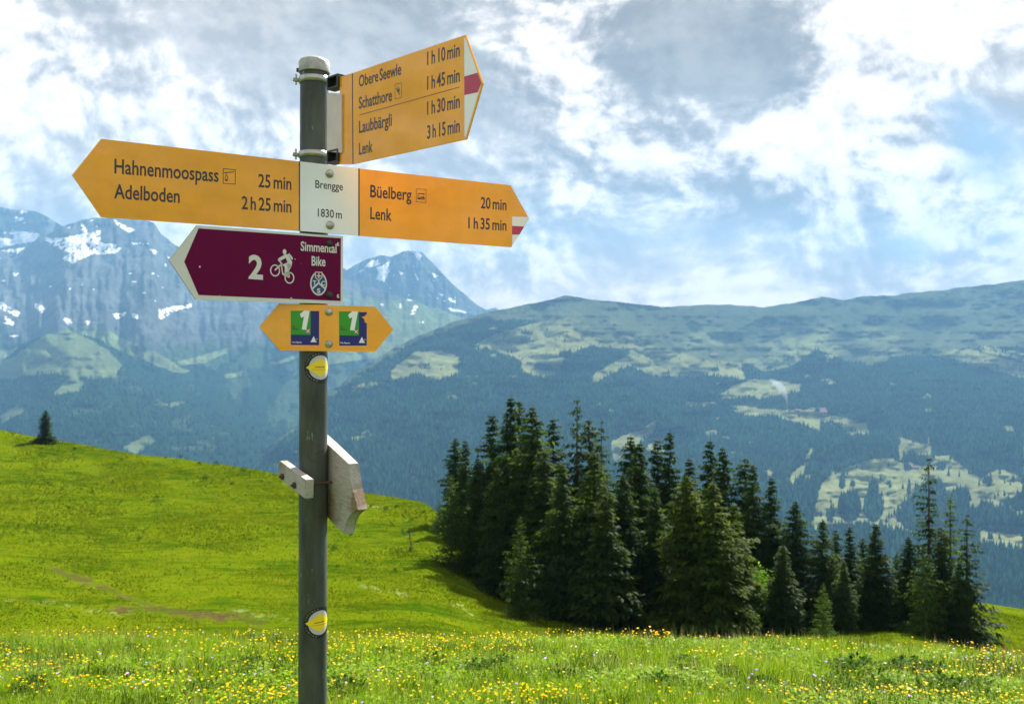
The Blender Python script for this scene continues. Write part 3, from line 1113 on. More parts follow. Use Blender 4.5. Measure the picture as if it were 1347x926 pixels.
CLUMPS = [(305, 575, 68, 92), (450, 570, 60, 95), (450, 470, 34, 60), (265, 420, 14, 50), (655, 345, 22, 16), (855, 330, 25, 26), (540, 435, 9, 26), (1135, 420, 20, 32), (660, 460, 8, 50),
          (970, 520, 55, 45), (1120, 640, 90, 80), (1220, 660, 60, 60), (1330, 550, 70, 50), (700, 620, 95, 100), (195, 630, 20, 40), (330, 440, 8, 20), (1280, 420, 6, 14)]
UPPER_DARK = [(300, 215, 62, 26), (215, 215, 30, 18), (620, 190, 40, 14), (560, 185, 60, 14), (155, 338, 14, 8), (120, 330, 0, 0)]
U2 = [(950, 320, 150, 22), (820, 520, 34, 14), (760, 395, 20, 6), (900, 478, 30, 14), (1170, 330, 60, 8)]


def ell(px, py, L_, c):
    r = np.zeros(np.shape(px), dtype=bool)
    for x, y, a, b in L_:
        if a:
            r |= ((px - (c[1] + x * c[0])) / (a * c[0])) ** 2 + ((py - (c[2] + y * c[0])) / (b * c[0])) ** 2 < 1
    return r


RC = [(200, 670), (250, 645), (300, 618), (350, 590), (400, 552), (430, 520), (470, 488), (520, 456), (560, 438), (600, 422), (640, 411), (690, 401), (720, 395), (745, 388), (775, 394),
      (800, 396), (870, 403), (960, 400), (1003, 404), (1030, 400), (1060, 395), (1083, 390), (1110, 396), (1135, 390), (1180, 388), (1250, 380), (1347, 369), (1500, 350), (1700, 330)]


def forest_mask(px, py):
    jx, jy = jit(px, py, 5, 20, 5)
    pas = np.zeros(np.shape(px), dtype=bool)
    for P in PASTURE:
        pas |= inpoly(jx, jy, P) | inpoly(jx, jy - 5, P)
    jx2, jy2 = jit(px, py, 2.2, 8, 9)
    dark = ell(jx2, jy2, CLUMPS, C4) | ell(jx, jy, UPPER_DARK, C3) | ell(jx, jy, U2, C2)
    crest = interp(RC, px)
    tree_line = interp([(200, 5), (640, 8), (700, 25), (760, 45), (900, 60), (1000, 80), (1347, 95), (1700, 110)], px)
    above = (jy - crest) < tree_line * (0.75 + 0.5 * fbm(px / 60, py / 60, 3, 31))
    gl = fbm(px / 26, py / 9, 4, 77) > 0.765          # small clearings
    return ~(pas | above | gl) | (dark & ~above), above


def ridge_col(px, py, t):
    f, above = forest_mask(px, py)
    n = fbm(px / 34 + py / 60, py / 22, 5, 3)[..., None]
    n2 = fbm(px / 6, py / 4, 4, 4)[..., None]
    past = C_PAST * (0.65 + 0.7 * n) * (0.8 + 0.4 * n2)
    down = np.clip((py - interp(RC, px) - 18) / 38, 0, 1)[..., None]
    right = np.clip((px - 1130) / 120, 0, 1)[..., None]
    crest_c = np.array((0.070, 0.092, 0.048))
    lit = np.clip((n - .42) * 5, .15, 1) * down * (1 - .85 * right)  # share of pale alp grass colour: patchy, more below the crest, less at right
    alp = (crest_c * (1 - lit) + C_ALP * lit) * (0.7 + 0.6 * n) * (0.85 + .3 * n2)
    c = np.where(above[..., None], alp, past)
    scree = ((n2 > .66) & (n > .56))
    c = np.where(scree & above[..., None], C_ROCK, c)
    return np.where(f[..., None], C_FOREST * (0.5 + 1.2 * n2) * (.6 + .9 * n), c)


ridge = Slope(RC, [(200, 870), (1700, 870)], [(200, 3300), (430, 3900), (640, 5200), (1000, 6200), (1700, 6600)], [(200, 1300), (1700, 1500)], 3,
              relief=0.06, rscale=(95, 42), rough=1.6, bend=0.9)
ridge.build('ridge_hillside', 200, 1700, 700, 330, [M['mountain']], ridge_col)

# ---- valley head on the left: alp with a rounded top, woods below
C1 = (0.378, 0, 250)
LC = [(-400, 400), (-150, 430), (0, 478), (30, 452), (60, 440), (95, 438), (130, 446), (170, 468), (220, 492), (280, 515), (340, 535), (400, 548), (460, 570), (560, 620)]
ALP1 = [crop([(-200, 700), (-100, 560), (0, 600), (80, 560), (160, 505), (260, 500), (360, 545), (425, 610), (400, 655), (290, 655), (200, 640), (60, 650), (0, 660)], *C1),
        crop([(180, 720), (250, 640), (290, 650), (280, 700)], *C1), crop([(0, 780), (60, 750), (90, 770), (0, 810)], *C1),
        crop([(430, 890), (520, 850), (540, 870), (470, 920)], *C1), crop([(560, 745), (640, 735), (600, 755)], *C1), [(-400, 440), (-200, 430), (-100, 520), (-400, 560)]]


def left_col(px, py, t):
    jx, jy = jit(px, py, 6, 20, 15)
    pas = np.zeros(px.shape, dtype=bool)
    for P in ALP1:
        pas |= inpoly(jx, jy, P)
    n = fbm(px / 30, py / 10, 5, 13)[..., None]
    n2 = fbm(px / 6, py / 4, 4, 14)[..., None]
    return np.where(pas[..., None], np.array((0.095, 0.125, 0.055)) * (0.6 + 0.8 * n), C_FOREST * (0.7 + .6 * n2) + np.where(n > .68, .025, 0) * np.array((1, 1.1, .6)))


leftv = Slope(LC, [(-400, 720), (560, 740)], [(-400, 5400), (560, 4600)], [(-400, 2000), (560, 1900)], 21, relief=0.05, rscale=(80, 50), rough=1.2)
leftv.build('alp_hillside', -400, 560, 420, 170, [M['mountain']], left_col)

# ---- the massif with cliffs and snow
SNOW1 = [crop(P, *C1) for P in (
    [(158, 165), (215, 168), (300, 150), (345, 140), (352, 185), (402, 190), (425, 205), (400, 225), (330, 220), (250, 256), (215, 240), (245, 222), (160, 178)],
    [(0, 190), (60, 205), (90, 195), (60, 222), (0, 212)], [(0, 390), (70, 425), (60, 440), (0, 412)], [(20, 440), (50, 460), (45, 470), (14, 465)],
    [(120, 392), (158, 412), (154, 432), (122, 412)], [(212, 444), (246, 455), (246, 476)], [(295, 452), (312, 458), (305, 470)],
    [(392, 432), (440, 425), (436, 440), (402, 452)], [(460, 430), (482, 432), (485, 450), (465, 445)], [(550, 415), (600, 408), (662, 397), (662, 410), (600, 425), (566, 450), (550, 440)],
    [(400, 105), (470, 140), (455, 150), (400, 120)], [(280, 112), (330, 170), (300, 165)], [(520, 205), (545, 210), (535, 225)], [(30, 505), (60, 508), (50, 515)], [(0, 120), (40, 200), (0, 210)])]
MC = [(-400, 300), (-200, 330), (-60, 345), (0, 331), (38, 322), (60, 308), (87, 297), (105, 290), (117, 287), (132, 286), (165, 289), (190, 289), (203, 293), (212, 308), (227, 321), (260, 338),
      (300, 352), (350, 360), (400, 362), (440, 365), (475, 372), (520, 388), (560, 402), (600, 415), (640, 425), (700, 440)]
GREEN1 = [crop([(0, 560), (120, 530), (240, 480), (330, 470), (440, 520), (560, 575), (665, 635), (600, 635), (480, 580), (400, 560), (300, 520), (180, 505), (80, 560), (0, 590)], *C1),
          crop([(620, 600), (810, 545), (800, 560), (720, 600), (640, 612)], *C1), crop([(940, 600), (1058, 560), (1058, 575), (960, 608)], *C1), crop([(780, 645), (850, 625), (840, 645), (790, 655)], *C1),
          [(430, 385), (560, 400), (640, 412), (640, 430), (560, 445), (500, 470), (430, 480)]]
SNOW2 = [crop(P, *C2) for P in ([(315, 330), (335, 292), (345, 300), (330, 328)], [(455, 298), (530, 315), (528, 322), (470, 312)], [(190, 290), (215, 283), (216, 292)], [(268, 282), (282, 285), (280, 300)],
                                [(350, 358), (362, 350), (365, 358)], [(300, 270), (330, 275), (310, 280)], [(575, 335), (590, 332), (585, 342)])]


def massif_col(px, py, t):
    jx, jy = jit(px, py, 4, 12, 25)
    n = fbm(px / 26, py / 26, 5, 23)[..., None]
    n2 = ridged(px / 14 + py / 40, py / 60, 5, 24)[..., None]
    c = C_ROCK * (0.60 + 0.6 * n2) * (0.6 + .8 * n)
    gr = np.zeros(px.shape, dtype=bool)
    for P in GREEN1:
        gr |= inpoly(jx, jy, P)
    low = interp([(-400, 430), (0, 420), (100, 430), (200, 440), (300, 440), (430, 395), (560, 400), (700, 420)], px)
    w_ = np.clip((jy - low) / 30 + (n[..., 0] - .5) * 2.5, 0, 1)[..., None]
    dark = C_FOREST * 1.3 + (n > .52) * np.array((.03, .04, .02))
    c = c * (1 - w_) + dark * w_
    c = np.where(gr[..., None], np.array((0.13, 0.17, 0.075)) * (0.5 + n), c)
    sn = np.zeros(px.shape, dtype=bool)
    for P in SNOW1 + SNOW2:
        sn |= inpoly(jx * .8 + px * .2, jy * .8 + py * .2, P)
    high = (py < low - 40) & (fbm(px / 9 + py / 30, py / 5, 4, 28) > .80)
    sn &= fbm(px / 3.2, py / 2.6, 3, 29) > .36
    return np.where((sn | high)[..., None], C_SNOW, c)


massif = Slope(MC, [(-400, 600), (700, 620)], [(-400, 7700), (200, 7700), (450, 7700), (700, 7300)], [(-400, 3800), (700, 3800)], 41, relief=0.055, rscale=(46, 110), rough=2.2, bend=1.1)
massif.build('snowy_massif', -400, 700, 560, 300, [M['massif']], massif_col)

# ---- the pointed peak behind it
PKC = [(380, 395), (420, 372), (436, 364), (450, 352), (456, 356), (466, 349), (480, 342), (500, 336), (515, 338), (530, 331), (546, 329), (556, 332), (566, 343), (580, 357), (596, 374), (612, 388),
       (626, 400), (640, 408), (652, 405), (662, 412), (700, 425), (760, 440)]
SNOWP = [crop(P, *C2) for P in ([(300, 85), (340, 78), (356, 100), (352, 124), (335, 110), (325, 95)], [(145, 148), (165, 125), (192, 120), (195, 138), (160, 152)], [(186, 150), (240, 128), (232, 165), (222, 205), (186, 196), (195, 165)],
                                [(268, 165), (285, 168), (280, 182)], [(335, 170), (346, 190), (342, 205)], [(462, 262), (490, 268), (488, 282), (465, 275)], [(395, 165), (415, 180), (405, 190)], [(425, 245), (440, 250), (430, 258)],
                                [(170, 222), (184, 232), (175, 240)], [(120, 160), (140, 160), (122, 172)], [(245, 170), (255, 180), (248, 188)])]


def peak_col(px, py, t):
    jx, jy = jit(px, py, 3, 9, 35)
    n2 = ridged(px / 10 - py / 30, py / 30, 5, 34)[..., None]
    c = C_ROCK * (0.35 + 0.9 * n2)
    grass = np.clip((py - interp([(380, 380), (470, 370), (560, 385), (640, 412)], px)) / 25, 0, 1)[..., None]
    c = c * (1 - grass) + np.array((0.11, 0.14, 0.07)) * grass * (0.6 + .8 * fbm(px / 16, py / 10, 4, 36)[..., None])
    sn = np.zeros(px.shape, dtype=bool)
    for P in SNOWP + SNOW2:
        sn |= inpoly(jx, jy, P)
    sn |= (fbm(px / 5 + py / 12, py / 4, 3, 38) > .84) & (grass[..., 0] < .5)
    return np.where(sn[..., None], C_SNOW, c)


peak = Slope(PKC, [(380, 470), (760, 480)], [(380, 9200), (760, 9200)], [(380, 8000), (760, 8000)], 51, relief=0.03, rscale=(22, 60), rough=1.2)
peak.build('rocky_peak', 380, 760, 300, 130, [M['massif']], peak_col)
FC = [(-400, 268), (-200, 270), (-60, 280), (0, 272), (14, 275), (34, 277), (48, 279), (64, 286), (80, 296), (100, 310), (160, 340)]


def far_col(px, py, t):
    n2 = ridged(px / 16, py / 30, 5, 64)[..., None]
    jx, jy = jit(px, py, 6, 12, 65)
    sn = inpoly(jx, jy, crop([(40, 135), (145, 155), (125, 178), (60, 192), (0, 205), (0, 170), (50, 170)], *C1)) | (fbm(px / 14, py / 9, 4, 66) > .72)
    return np.where(sn[..., None], C_SNOW, C_ROCK * (.4 + .9 * n2))


far = Slope(FC, [(-400, 420), (160, 430)], [(-400, 8900), (160, 8900)], [(-400, 7900), (160, 7900)], 61, relief=0.03, rscale=(30, 60), rough=1.5)
far.build('far_mountain', -400, 160, 220, 100, [M['massif']], far_col)

# valley floor far below, reaching the horizon
vm = principled('valley_floor', (0.04, 0.06, 0.03), 0.95, spec=0.1)
me = mesh_np('valley_floor', [(-11900, -2900, -760), (11900, -2900, -760), (11900, 12400, -760), (-11900, 12400, -760)], [(0, 1, 2, 3)])
tag(link('valley_floor', me, [vm]), kind='structure')


# ---- conifers on the far slopes
def cone_forest(P, H, Wd, seed, tiers=1, sides=5):
    """P (n,3) feet, H heights, Wd widths; returns vertices, triangles, tints"""
    rg = np.random.default_rng(seed)
    n = len(P)
    Vs, Fs, off = [], [], 0
    a0 = rg.random(n) * 6.28
    for k in range(tiers):
        zb = 0.04 + 0.30 * k
        zt = 1.0 if k == tiers - 1 else 0.62 + 0.2 * k
        wk = 1.0 - 0.30 * k
        V = np.zeros((n, sides + 1, 3))
        for j in range(sides):
            a = a0 + 2 * math.pi * j / sides + k
            rr = Wd / 2 * wk * (0.75 + 0.5 * rg.random(n))
            V[:, j, 0] = P[:, 0] + np.cos(a) * rr
            V[:, j, 1] = P[:, 1] + np.sin(a) * rr
            V[:, j, 2] = P[:, 2] + H * (zb + 0.05 * rg.random(n))
        V[:, sides] = P
        V[:, sides, 2] += H * zt
        Vs.append(V.reshape(-1, 3))
        b = (np.arange(n) * (sides + 1))[:, None] + off
        for j in range(sides):
            Fs.append(np.concatenate([b + j, b + (j + 1) % sides, b + sides], 1))
        off += n * (sides + 1)
    V = np.concatenate(Vs)
    c = np.repeat((0.45 + 1.5 * rg.random(n) ** 2) * (.6 + .9 * fbm(P[:, 0] / 160, P[:, 1] / 200, 3, 7)), sides + 1)
    return V, np.concatenate(Fs), np.tile(c, tiers)[:, None] * C_FOREST[None] * 1.5


def scatter(slope, x0, x1, y0, y1, n, seed, maskf):
    rg = np.random.default_rng(seed)
    px = x0 + (x1 - x0) * rg.random(n)
    py = y0 + (y1 - y0) * rg.random(n)
    t = slope.t_of(px, py)
    ok = (t > 0.02) & (t < 1.0)
    px, py, t = px[ok], py[ok], t[ok]
    k = maskf(px, py)
    return np.stack(slope.xyz(px[k], t[k]), -1), px[k], py[k]


def forest_or_stray(a, b):
    f, above = forest_mask(a, b)
    edge = fbm(a / 12, b / 6, 3, 171) > .60
    stray = hash_noise(np.floor(a * 7), np.floor(b * 7), 3) < np.where(edge, .07, .010)
    return f | (stray & ~above)


P, fx, fy = scatter(ridge, 230, 1650, 385, 860, 95000, 71, forest_or_stray)
rg = np.random.default_rng(5)
H = (16 + 10 * rg.random(len(P))) * np.clip(1.12 - 0.25 * (P[:, 1] - 2500) / 3500, .7, 1.1)
P[:, 2] -= 1.0
order = np.lexsort((P[:, 1],))
near_mask = (fx > 1075) & (fx < 1347) & (fy > 590) & (fy < 735)
M['far_conifer'] = tint_mat('far_conifer_needles', 0.15, 0.35, bump=0.2)
# the ones that stand clear on the lower pastures are trees of their own
clear = [i for i in np.nonzero(near_mask)[0]]
rg.shuffle(clear)
clear = set(clear[:170])
keep = np.array([i not in clear for i in range(len(P))])
V, Fc, Cc = cone_forest(P[keep], H[keep], H[keep] * .36, 8)
tag(link('far_forest', mesh_np('far_forest', V, Fc, False, Cc), [M['far_conifer']]), kind='stuff')


def open_spruce(seed):
    V, Fc, Cc = cone_forest(np.zeros((1, 3)), np.array([26.0]), np.array([8.2]), seed, tiers=3, sides=8)
    return mesh_np('far_conifer', V, Fc, False, Cc)


fmesh = [open_spruce(s_) for s_ in range(4)]
for m_ in fmesh:
    m_.materials.append(M['far_conifer'])
for j, i in enumerate(sorted(clear)):
    o = bpy.data.objects.new('far_conifer', fmesh[j % 4])
    COL.objects.link(o)
    o.location = P[i]
    s_ = H[i] / 26 * 1.1
    o.scale = (s_, s_, s_)
    o.rotation_euler[2] = j * 1.3
    tag(o, 'small blue-hazed conifer on the pale pasture slope behind the right-hand spruces', 'conifer', 'far conifers on the lower pastures')

P, fx, fy = scatter(leftv, -350, 540, 440, 690, 9000, 72, lambda a, b: left_col(a, b, a)[:, 1] < .06)
H = 19 + 9 * rg.random(len(P))
V, Fc, Cc = cone_forest(P, H, H * .36, 9)
tag(link('valley_forest', mesh_np('valley_forest', V, Fc, False, Cc), [M['far_conifer']]), kind='stuff')


# ---- farm buildings on the far pasture
M['far_wall'] = principled('far_wall', (0.16, 0.10, 0.06), 0.8)
M['far_roof'] = principled('far_roof', (0.16, 0.115, 0.115), 1.0, spec=0.0)
M['far_glass'] = principled('far_glass', (0.03, 0.03, 0.035), 0.2)


def far_house(px, py, wpx, label, deep=0.75, roof='far_roof', rot=0.0):
    p = ridge.at(px, py)
    W_ = wpx / F * p.y
    D_ = W_ * deep
    h = W_ * .22
    e = empty('farmhouse', p - Vector((0, 0, 1.0)))
    e.rotation_euler[2] = rot
    tag(e, label, 'farmhouse')
    bm = bmesh.new()
    gable = [(-D_ / 2, 0), (D_ / 2, 0), (D_ / 2, h), (0, h * 2.0), (-D_ / 2, h)]
    A = [bm.verts.new((-W_ / 2, y, z)) for y, z in gable]
    B = [bm.verts.new((W_ / 2, y, z)) for y, z in gable]
    bm.faces.new(A)
    bm.faces.new(B[::-1])
    for i in range(5):
        bm.faces.new((A[i], A[(i + 1) % 5], B[(i + 1) % 5], B[i]))
    link('wall', bm_mesh('wall', bm), [M['far_wall']], e)
    for sgn in (-1, 1):
        bm = bmesh.new()
        ov = 1.1
        a = [bm.verts.new(v) for v in ((-W_ / 2 * ov, sgn * D_ / 2 * 1.15, h * .88), (W_ / 2 * ov, sgn * D_ / 2 * 1.15, h * .88), (W_ / 2 * ov, 0, h * 2.08), (-W_ / 2 * ov, 0, h * 2.08))]
        b = [bm.verts.new(v.co + Vector((0, 0, .5))) for v in a]
        bm.faces.new(a)
        bm.faces.new(b)
        for i in range(4):
            bm.faces.new((a[i], a[(i + 1) % 4], b[(i + 1) % 4], b[i]))
        link('roof', bm_mesh('roof', bm), [M[roof]], e)
    for k in range(4):
        bm = bmesh.new()
        x_ = -W_ * .36 + W_ * .24 * k
        prism_bm(bm, [(x_ - W_ * .04, 0), (x_ + W_ * .04, 0), (x_ + W_ * .04, .3), (x_ - W_ * .04, .3)], h * .35, h * .65)
        wdw = link('window', bm_mesh('window', bm), [M['far_glass']], e)
        wdw.location = (0, -D_ / 2 - .25, 0)


far_house(1075, 545, 20, 'long farmhouse with a pale pinkish roof on the hazy middle pasture')
far_house(1050, 541, 8, 'small barn left of the long farmhouse on the hazy middle pasture')
far_house(1203, 616, 9, 'little white roofed hut on the lower right hazy pasture', .7)
far_house(939, 469, 10, 'low alpine hut high on the pale pasture under the ridge')


# thin smoke rising from a fire on the pasture
sm = bpy.data.materials.new('smoke')
sm.use_nodes = True
t = NT(sm.node_tree)
t.n.clear()
so_ = t.node('ShaderNodeOutputMaterial')
sv = t.node('ShaderNodeVolumePrincipled')
sv.inputs['Color'].default_value = (0.86, 0.93, 1.0, 1)
sv.inputs['Density'].default_value = 0.012
t.l.new(sv.outputs[0], so_.inputs['Volume'])
p0 = ridge.at(1034, 540)
u_ = p0.y / F
bm = bmesh.new()
rings = []
for dx, dz, rr in ((0, -2, .5), (-.3, 4, .8), (-.8, 12, 1.3), (-1.6, 17, 2.2), (-5, 24, 5), (-9, 32, 7), (-16, 38, 7), (-22, 42, 3)):
    rings.append([bm.verts.new((p0.x + (dx + rr * math.cos(a * .785)) * u_, p0.y - 20 + rr * math.sin(a * .785) * u_, p0.z + dz * u_ + .3 * rr * math.sin(a * 1.57) * u_)) for a in range(8)])
for a, b in zip(rings, rings[1:]):
    for i in range(8):
        bm.faces.new((a[i], a[(i + 1) % 8], b[(i + 1) % 8], b[i]))
bm.faces.new(rings[0][::-1])
bm.faces.new(rings[-1])
tag(link('smoke', bm_mesh('smoke', bm), [sm]), kind='stuff')


# ============================================================ the grassy hillside beyond the dip
HC = [(-500, 470), (-250, 520), (0, 567), (50, 575), (100, 584), (200, 600), (300, 613), (393, 628), (480, 648), (560, 661), (600, 690), (660, 735), (720, 765), (900, 788), (1200, 797), (1300, 803), (1347, 812), (1500, 835), (1800, 900)]
hill = Slope(HC, [(-500, 900), (1200, 900), (1300, 915), (1800, 1000)], [(-500, 150), (0, 118), (300, 100), (560, 84), (720, 78), (1200, 76), (1300, 92), (1800, 92)], [(-500, 22), (1800, 22)], 81, relief=0.0, rough=0.0, bend=0.80)
_pt = hill.point


def hill_point(px, t):
    px, py, D = _pt(px, t)
    f = np.clip(t * 4, 0, 1)
    py = py + (fbm(px / 150 + 3, t * 5, 4, 91) - .5) * -9 * f * (1.0 - .35 * t) + (fbm(px / 48, t * 44, 4, 92) - .5) * 4.0 * f
    return px, py, D


hill.point = hill_point


def ground_mat(name, a, b, c, dirt=False, s1=0.06, s2=0.9):
    m, t, out = mat(name)
    geo = t.node('ShaderNodeNewGeometry')
    pos = geo.outputs['Position']
    mpn = t.node('ShaderNodeMapping', inp={0: pos})
    mpn.inputs['Scale'].default_value = (0.75, 1.6, 1)
    n1 = t.noise(mpn.outputs[0], s1 * 1.8, 6, 0.65, 0.8)
    n2 = t.noise(mpn.outputs[0], s2, 7, 0.7)
    n3 = t.noise(pos, 7.0, 4, 0.7)
    col = t.mix(t.ramp(n1, [(0.43, 0), (0.57, 1)]), a, b)
    col = t.mix(t.ramp(n2, [(0.42, 0), (0.68, .85)]), col, c)
    col = t.mix(1.0, col, t.ramp(n3, [(0.3, .65), (0.7, 1.35)]), 'MULTIPLY')
    if dirt:
        at = t.node('ShaderNodeVertexColor', layer_name='tint')
        sp = t.node('ShaderNodeSeparateColor', inp={0: at.outputs[0]})
        dn = t.math('MULTIPLY', sp.outputs[0], t.ramp(n2, [(0.38, 0.0), (0.56, 1.0)]))
        dc = t.mix(t.ramp(n3, [(0.4, 0), (0.6, 1)]), (0.060, 0.040, 0.016), (0.11, 0.082, 0.036))
        col = t.mix(dn, col, dc)
        col = t.mix(sp.outputs[1], col, (0.28, 0.33, 0.14))
    h = t.math('ADD', t.math('MULTIPLY', n2, 0.4), t.math('MULTIPLY', n3, 0.25))
    b_ = t.node('ShaderNodeBump', inp={'Height': h, 'Strength': 0.8, 'Distance': 0.5})
    p = t.node('ShaderNodeBsdfDiffuse', inp={0: col, 1: 0.5, 2: b_.outputs[0]})
    t.l.new(p.outputs[0], out.inputs[0])
    return m


M['hill'] = ground_mat('hill_grass', (0.032, 0.080, 0.002), (0.090, 0.140, 0.003), (0.145, 0.165, 0.006), dirt=True)
M['meadow_soil'] = ground_mat('meadow_ground', (0.03, 0.06, 0.004), (0.05, 0.09, 0.006), (0.08, 0.11, 0.008))
TRACKS = [([(75, 750), (95, 757), (130, 770), (160, 782), (190, 795), (230, 803), (280, 811)], 6.0), ([(150, 800), (200, 802), (250, 806), (300, 812), (345, 815)], 5.5), ([(225, 806), (290, 812)], 8)]
PALE = [([(0, 791), (60, 793), (120, 800), (170, 806)], 2.6), ([(425, 655), (455, 660), (500, 664)], 1.8), ([(470, 770), (500, 775), (540, 783)], 2), ([(600, 795), (620, 805)], 2.0), ([(310, 805), (380, 812)], 2.2)]


def near_line(px, py, LL, ys=2.2):
    r = np.zeros(px.shape)
    for pts, wd in LL:
        for (x1, y1), (x2, y2) in zip(pts, pts[1:]):
            vx, vy = x2 - x1, (y2 - y1)
            u = np.clip(((px - x1) * vx + (py - y1) * vy) / (vx * vx + vy * vy), 0, 1)
            d = np.hypot((px - x1 - u * vx) * .8, (py - y1 - u * vy) * 1.6)
            r = np.maximum(r, np.clip(1.4 - d / wd, 0, 1))
    return r


def hill_col(px, py, t):
    jx, jy = jit(px, py, 12, 18, 95)
    return np.stack([near_line(jx, jy, TRACKS), near_line(jx, jy, PALE) * .5 * np.clip((fbm(px / 9, py / 4, 3, 96) - .35) * 4, 0, 1), px * 0], -1)


hill.build('grass_hillside', -500, 1800, 760, 300, [M['hill']], hill_col, back=0.5)


def hill_pos(px, py):
    return hill.at(px, py)


M['hill_tuft'] = leafy('hill_tuft', (0.045, 0.085, 0.002), (0.165, 0.195, 0.005), trans=0.45, scale=0.16, rough=0.9, island=False)
M['weed'] = leafy('dark_weed', (0.016, 0.050, 0.003), (0.050, 0.115, 0.006), trans=0.35, scale=2.0)


def blades(P, h, wd, lean, rg, curl=0.0):
    """single-triangle blades at P"""
    n = len(P)
    a = rg.random(n) * 6.283
    b = rg.random(n) * 6.283
    V = np.zeros((n, 3, 3))
    V[:, 0] = P
    V[:, 1] = P
    dx, dy = np.cos(a) * wd / 2, np.sin(a) * wd / 2
    V[:, 0, 0] -= dx
    V[:, 0, 1] -= dy
    V[:, 1, 0] += dx
    V[:, 1, 1] += dy
    V[:, 2] = P
    V[:, 2, 0] += np.cos(b) * lean * h
    V[:, 2, 1] += np.sin(b) * lean * h
    V[:, 2, 2] += h
    return V.reshape(-1, 3), np.arange(n * 3).reshape(n, 3)


rg = np.random.default_rng(31)
n = 200000
px = -60 + 1470 * rg.random(n)
t = rg.random(n)
t = t ** 0.9
dens = fbm(px / 60, t * 14, 4, 99)
k = (rg.random(n) < np.clip((dens - .30) * 3, .12, 1)) & (near_line(px, hill.point(px, t)[1], TRACKS) < .3)
px, t = px[k], t[k]
X, Y, Z = hill.xyz(px, t)
Pn = np.stack([X, Y, Z - .02], -1)
sc = np.clip(Y / 55, .6, 1.6)
V, Fc = blades(Pn, (0.05 + 0.13 * rg.random(len(px)) ** 2) * sc, 0.13 * sc, 0.8 * rg.random(len(px)), rg)
tag(link('hillside_grass', mesh_np('hillside_grass', V, Fc), [M['hill_tuft']]), kind='stuff')


# ============================================================ flowering meadow at the photographer's feet
def meadow_z(x, y):
    x = np.asarray(x, dtype=float)
    y = np.asarray(y, dtype=float)
    z = -1.80 - 0.168 * np.minimum(y, 11.0) - 0.5 * np.clip(y - 11.0, 0, None)
    z = z - 0.0055 * np.clip(x, 0, None) ** 2
    z = z + (fbm(x / 3.1 + 5, y / 3.1, 3, 111) - .5) * 0.16 + (fbm(x / .7, y / .7, 3, 112) - .5) * 0.07
    return z


gx, gy = np.meshgrid(np.linspace(-26, 26, 261), np.concatenate([np.linspace(-14, 4, 40), np.linspace(4.15, 14, 90), np.linspace(14.5, 27, 20)]))
gz = meadow_z(gx, gy)
idx = np.arange(gx.size).reshape(gx.shape)
Fc = np.stack([idx[:-1, :-1], idx[:-1, 1:], idx[1:, 1:], idx[1:, :-1]], -1).reshape(-1, 4)
tag(link('meadow', mesh_np('meadow', np.stack([gx, gy, gz], -1).reshape(-1, 3), Fc, True), [M['meadow_soil']]), kind='structure')

M['blade'] = leafy('meadow_grass', (0.075, 0.17, 0.003), (0.27, 0.38, 0.008), trans=0.5, scale=1.1, rough=0.6)
M['blade_dry'] = leafy('meadow_grass_pale', (0.30, 0.33, 0.10), (0.40, 0.42, 0.14), trans=0.45, scale=1.1, rough=0.5)
M['herb'] = leafy('herb_leaf', (0.065, 0.17, 0.004), (0.28, 0.42, 0.012), trans=0.42, scale=2.0, rough=0.45)


def meadow_points(n, rg, y0=6.6, y1=12.6, bias=1.0):
    y = y0 + (y1 - y0) * rg.random(n)
    x = (rg.random(n) * 2 - 1) * (0.62 * y + 1.3)
    return x, y


rg = np.random.default_rng(41)
x, y = meadow_points(330000, rg)
patch = fbm(x / .9, y / .9, 4, 121)
k = rg.random(len(x)) < np.clip(.35 + (patch - .35) * 3, .25, 1)
x, y, patch = x[k], y[k], patch[k]
P = np.stack([x, y, meadow_z(x, y) - .01], -1)
hh = (0.05 + 0.11 * rg.random(len(x))) * (0.55 + 1.0 * patch)
V, Fc = blades(P, hh, 0.007 + 0.004 * rg.random(len(x)), 0.15 + 0.6 * rg.random(len(x)), rg)
tag(link('meadow_grass', mesh_np('meadow_grass', V, Fc), [M['blade']]), kind='stuff')
x, y = meadow_points(60000, rg)
pd = fbm(x / .8 + 9, y / .45, 4, 151)
k = pd > .56
x, y = x[k], y[k]
P = np.stack([x, y, meadow_z(x, y) - .01], -1)
V, Fc = blades(P, 0.08 + 0.14 * rg.random(len(x)), 0.012 + 0 * x, 0.2 + 0.6 * rg.random(len(x)), rg)
tag(link('dark_sedge', mesh_np('dark_sedge', V, Fc), [M['weed']]), kind='stuff')
x, y = meadow_points(26000, rg)
P = np.stack([x, y, meadow_z(x, y)], -1)
V, Fc = blades(P, 0.12 + 0.14 * rg.random(len(x)), 0.004 + 0 * x, 0.1 + 0.3 * rg.random(len(x)), rg)
tag(link('dry_grass_stalks', mesh_np('dry_grass_stalks', V, Fc), [M['blade_dry']]), kind='stuff')
# sparser sward round the foot of the post and to the sides, outside the picture
y = 0.2 + 6.6 * rg.random(60000)
x = (rg.random(60000) * 2 - 1) * 6
P = np.stack([x, y, meadow_z(x, y)], -1)
V, Fc = blades(P, 0.08 + 0.12 * rg.random(len(x)), 0.010 + 0 * x, 0.2 + 0.5 * rg.random(len(x)), rg)
tag(link('near_grass', mesh_np('near_grass', V, Fc), [M['blade']]), kind='stuff')


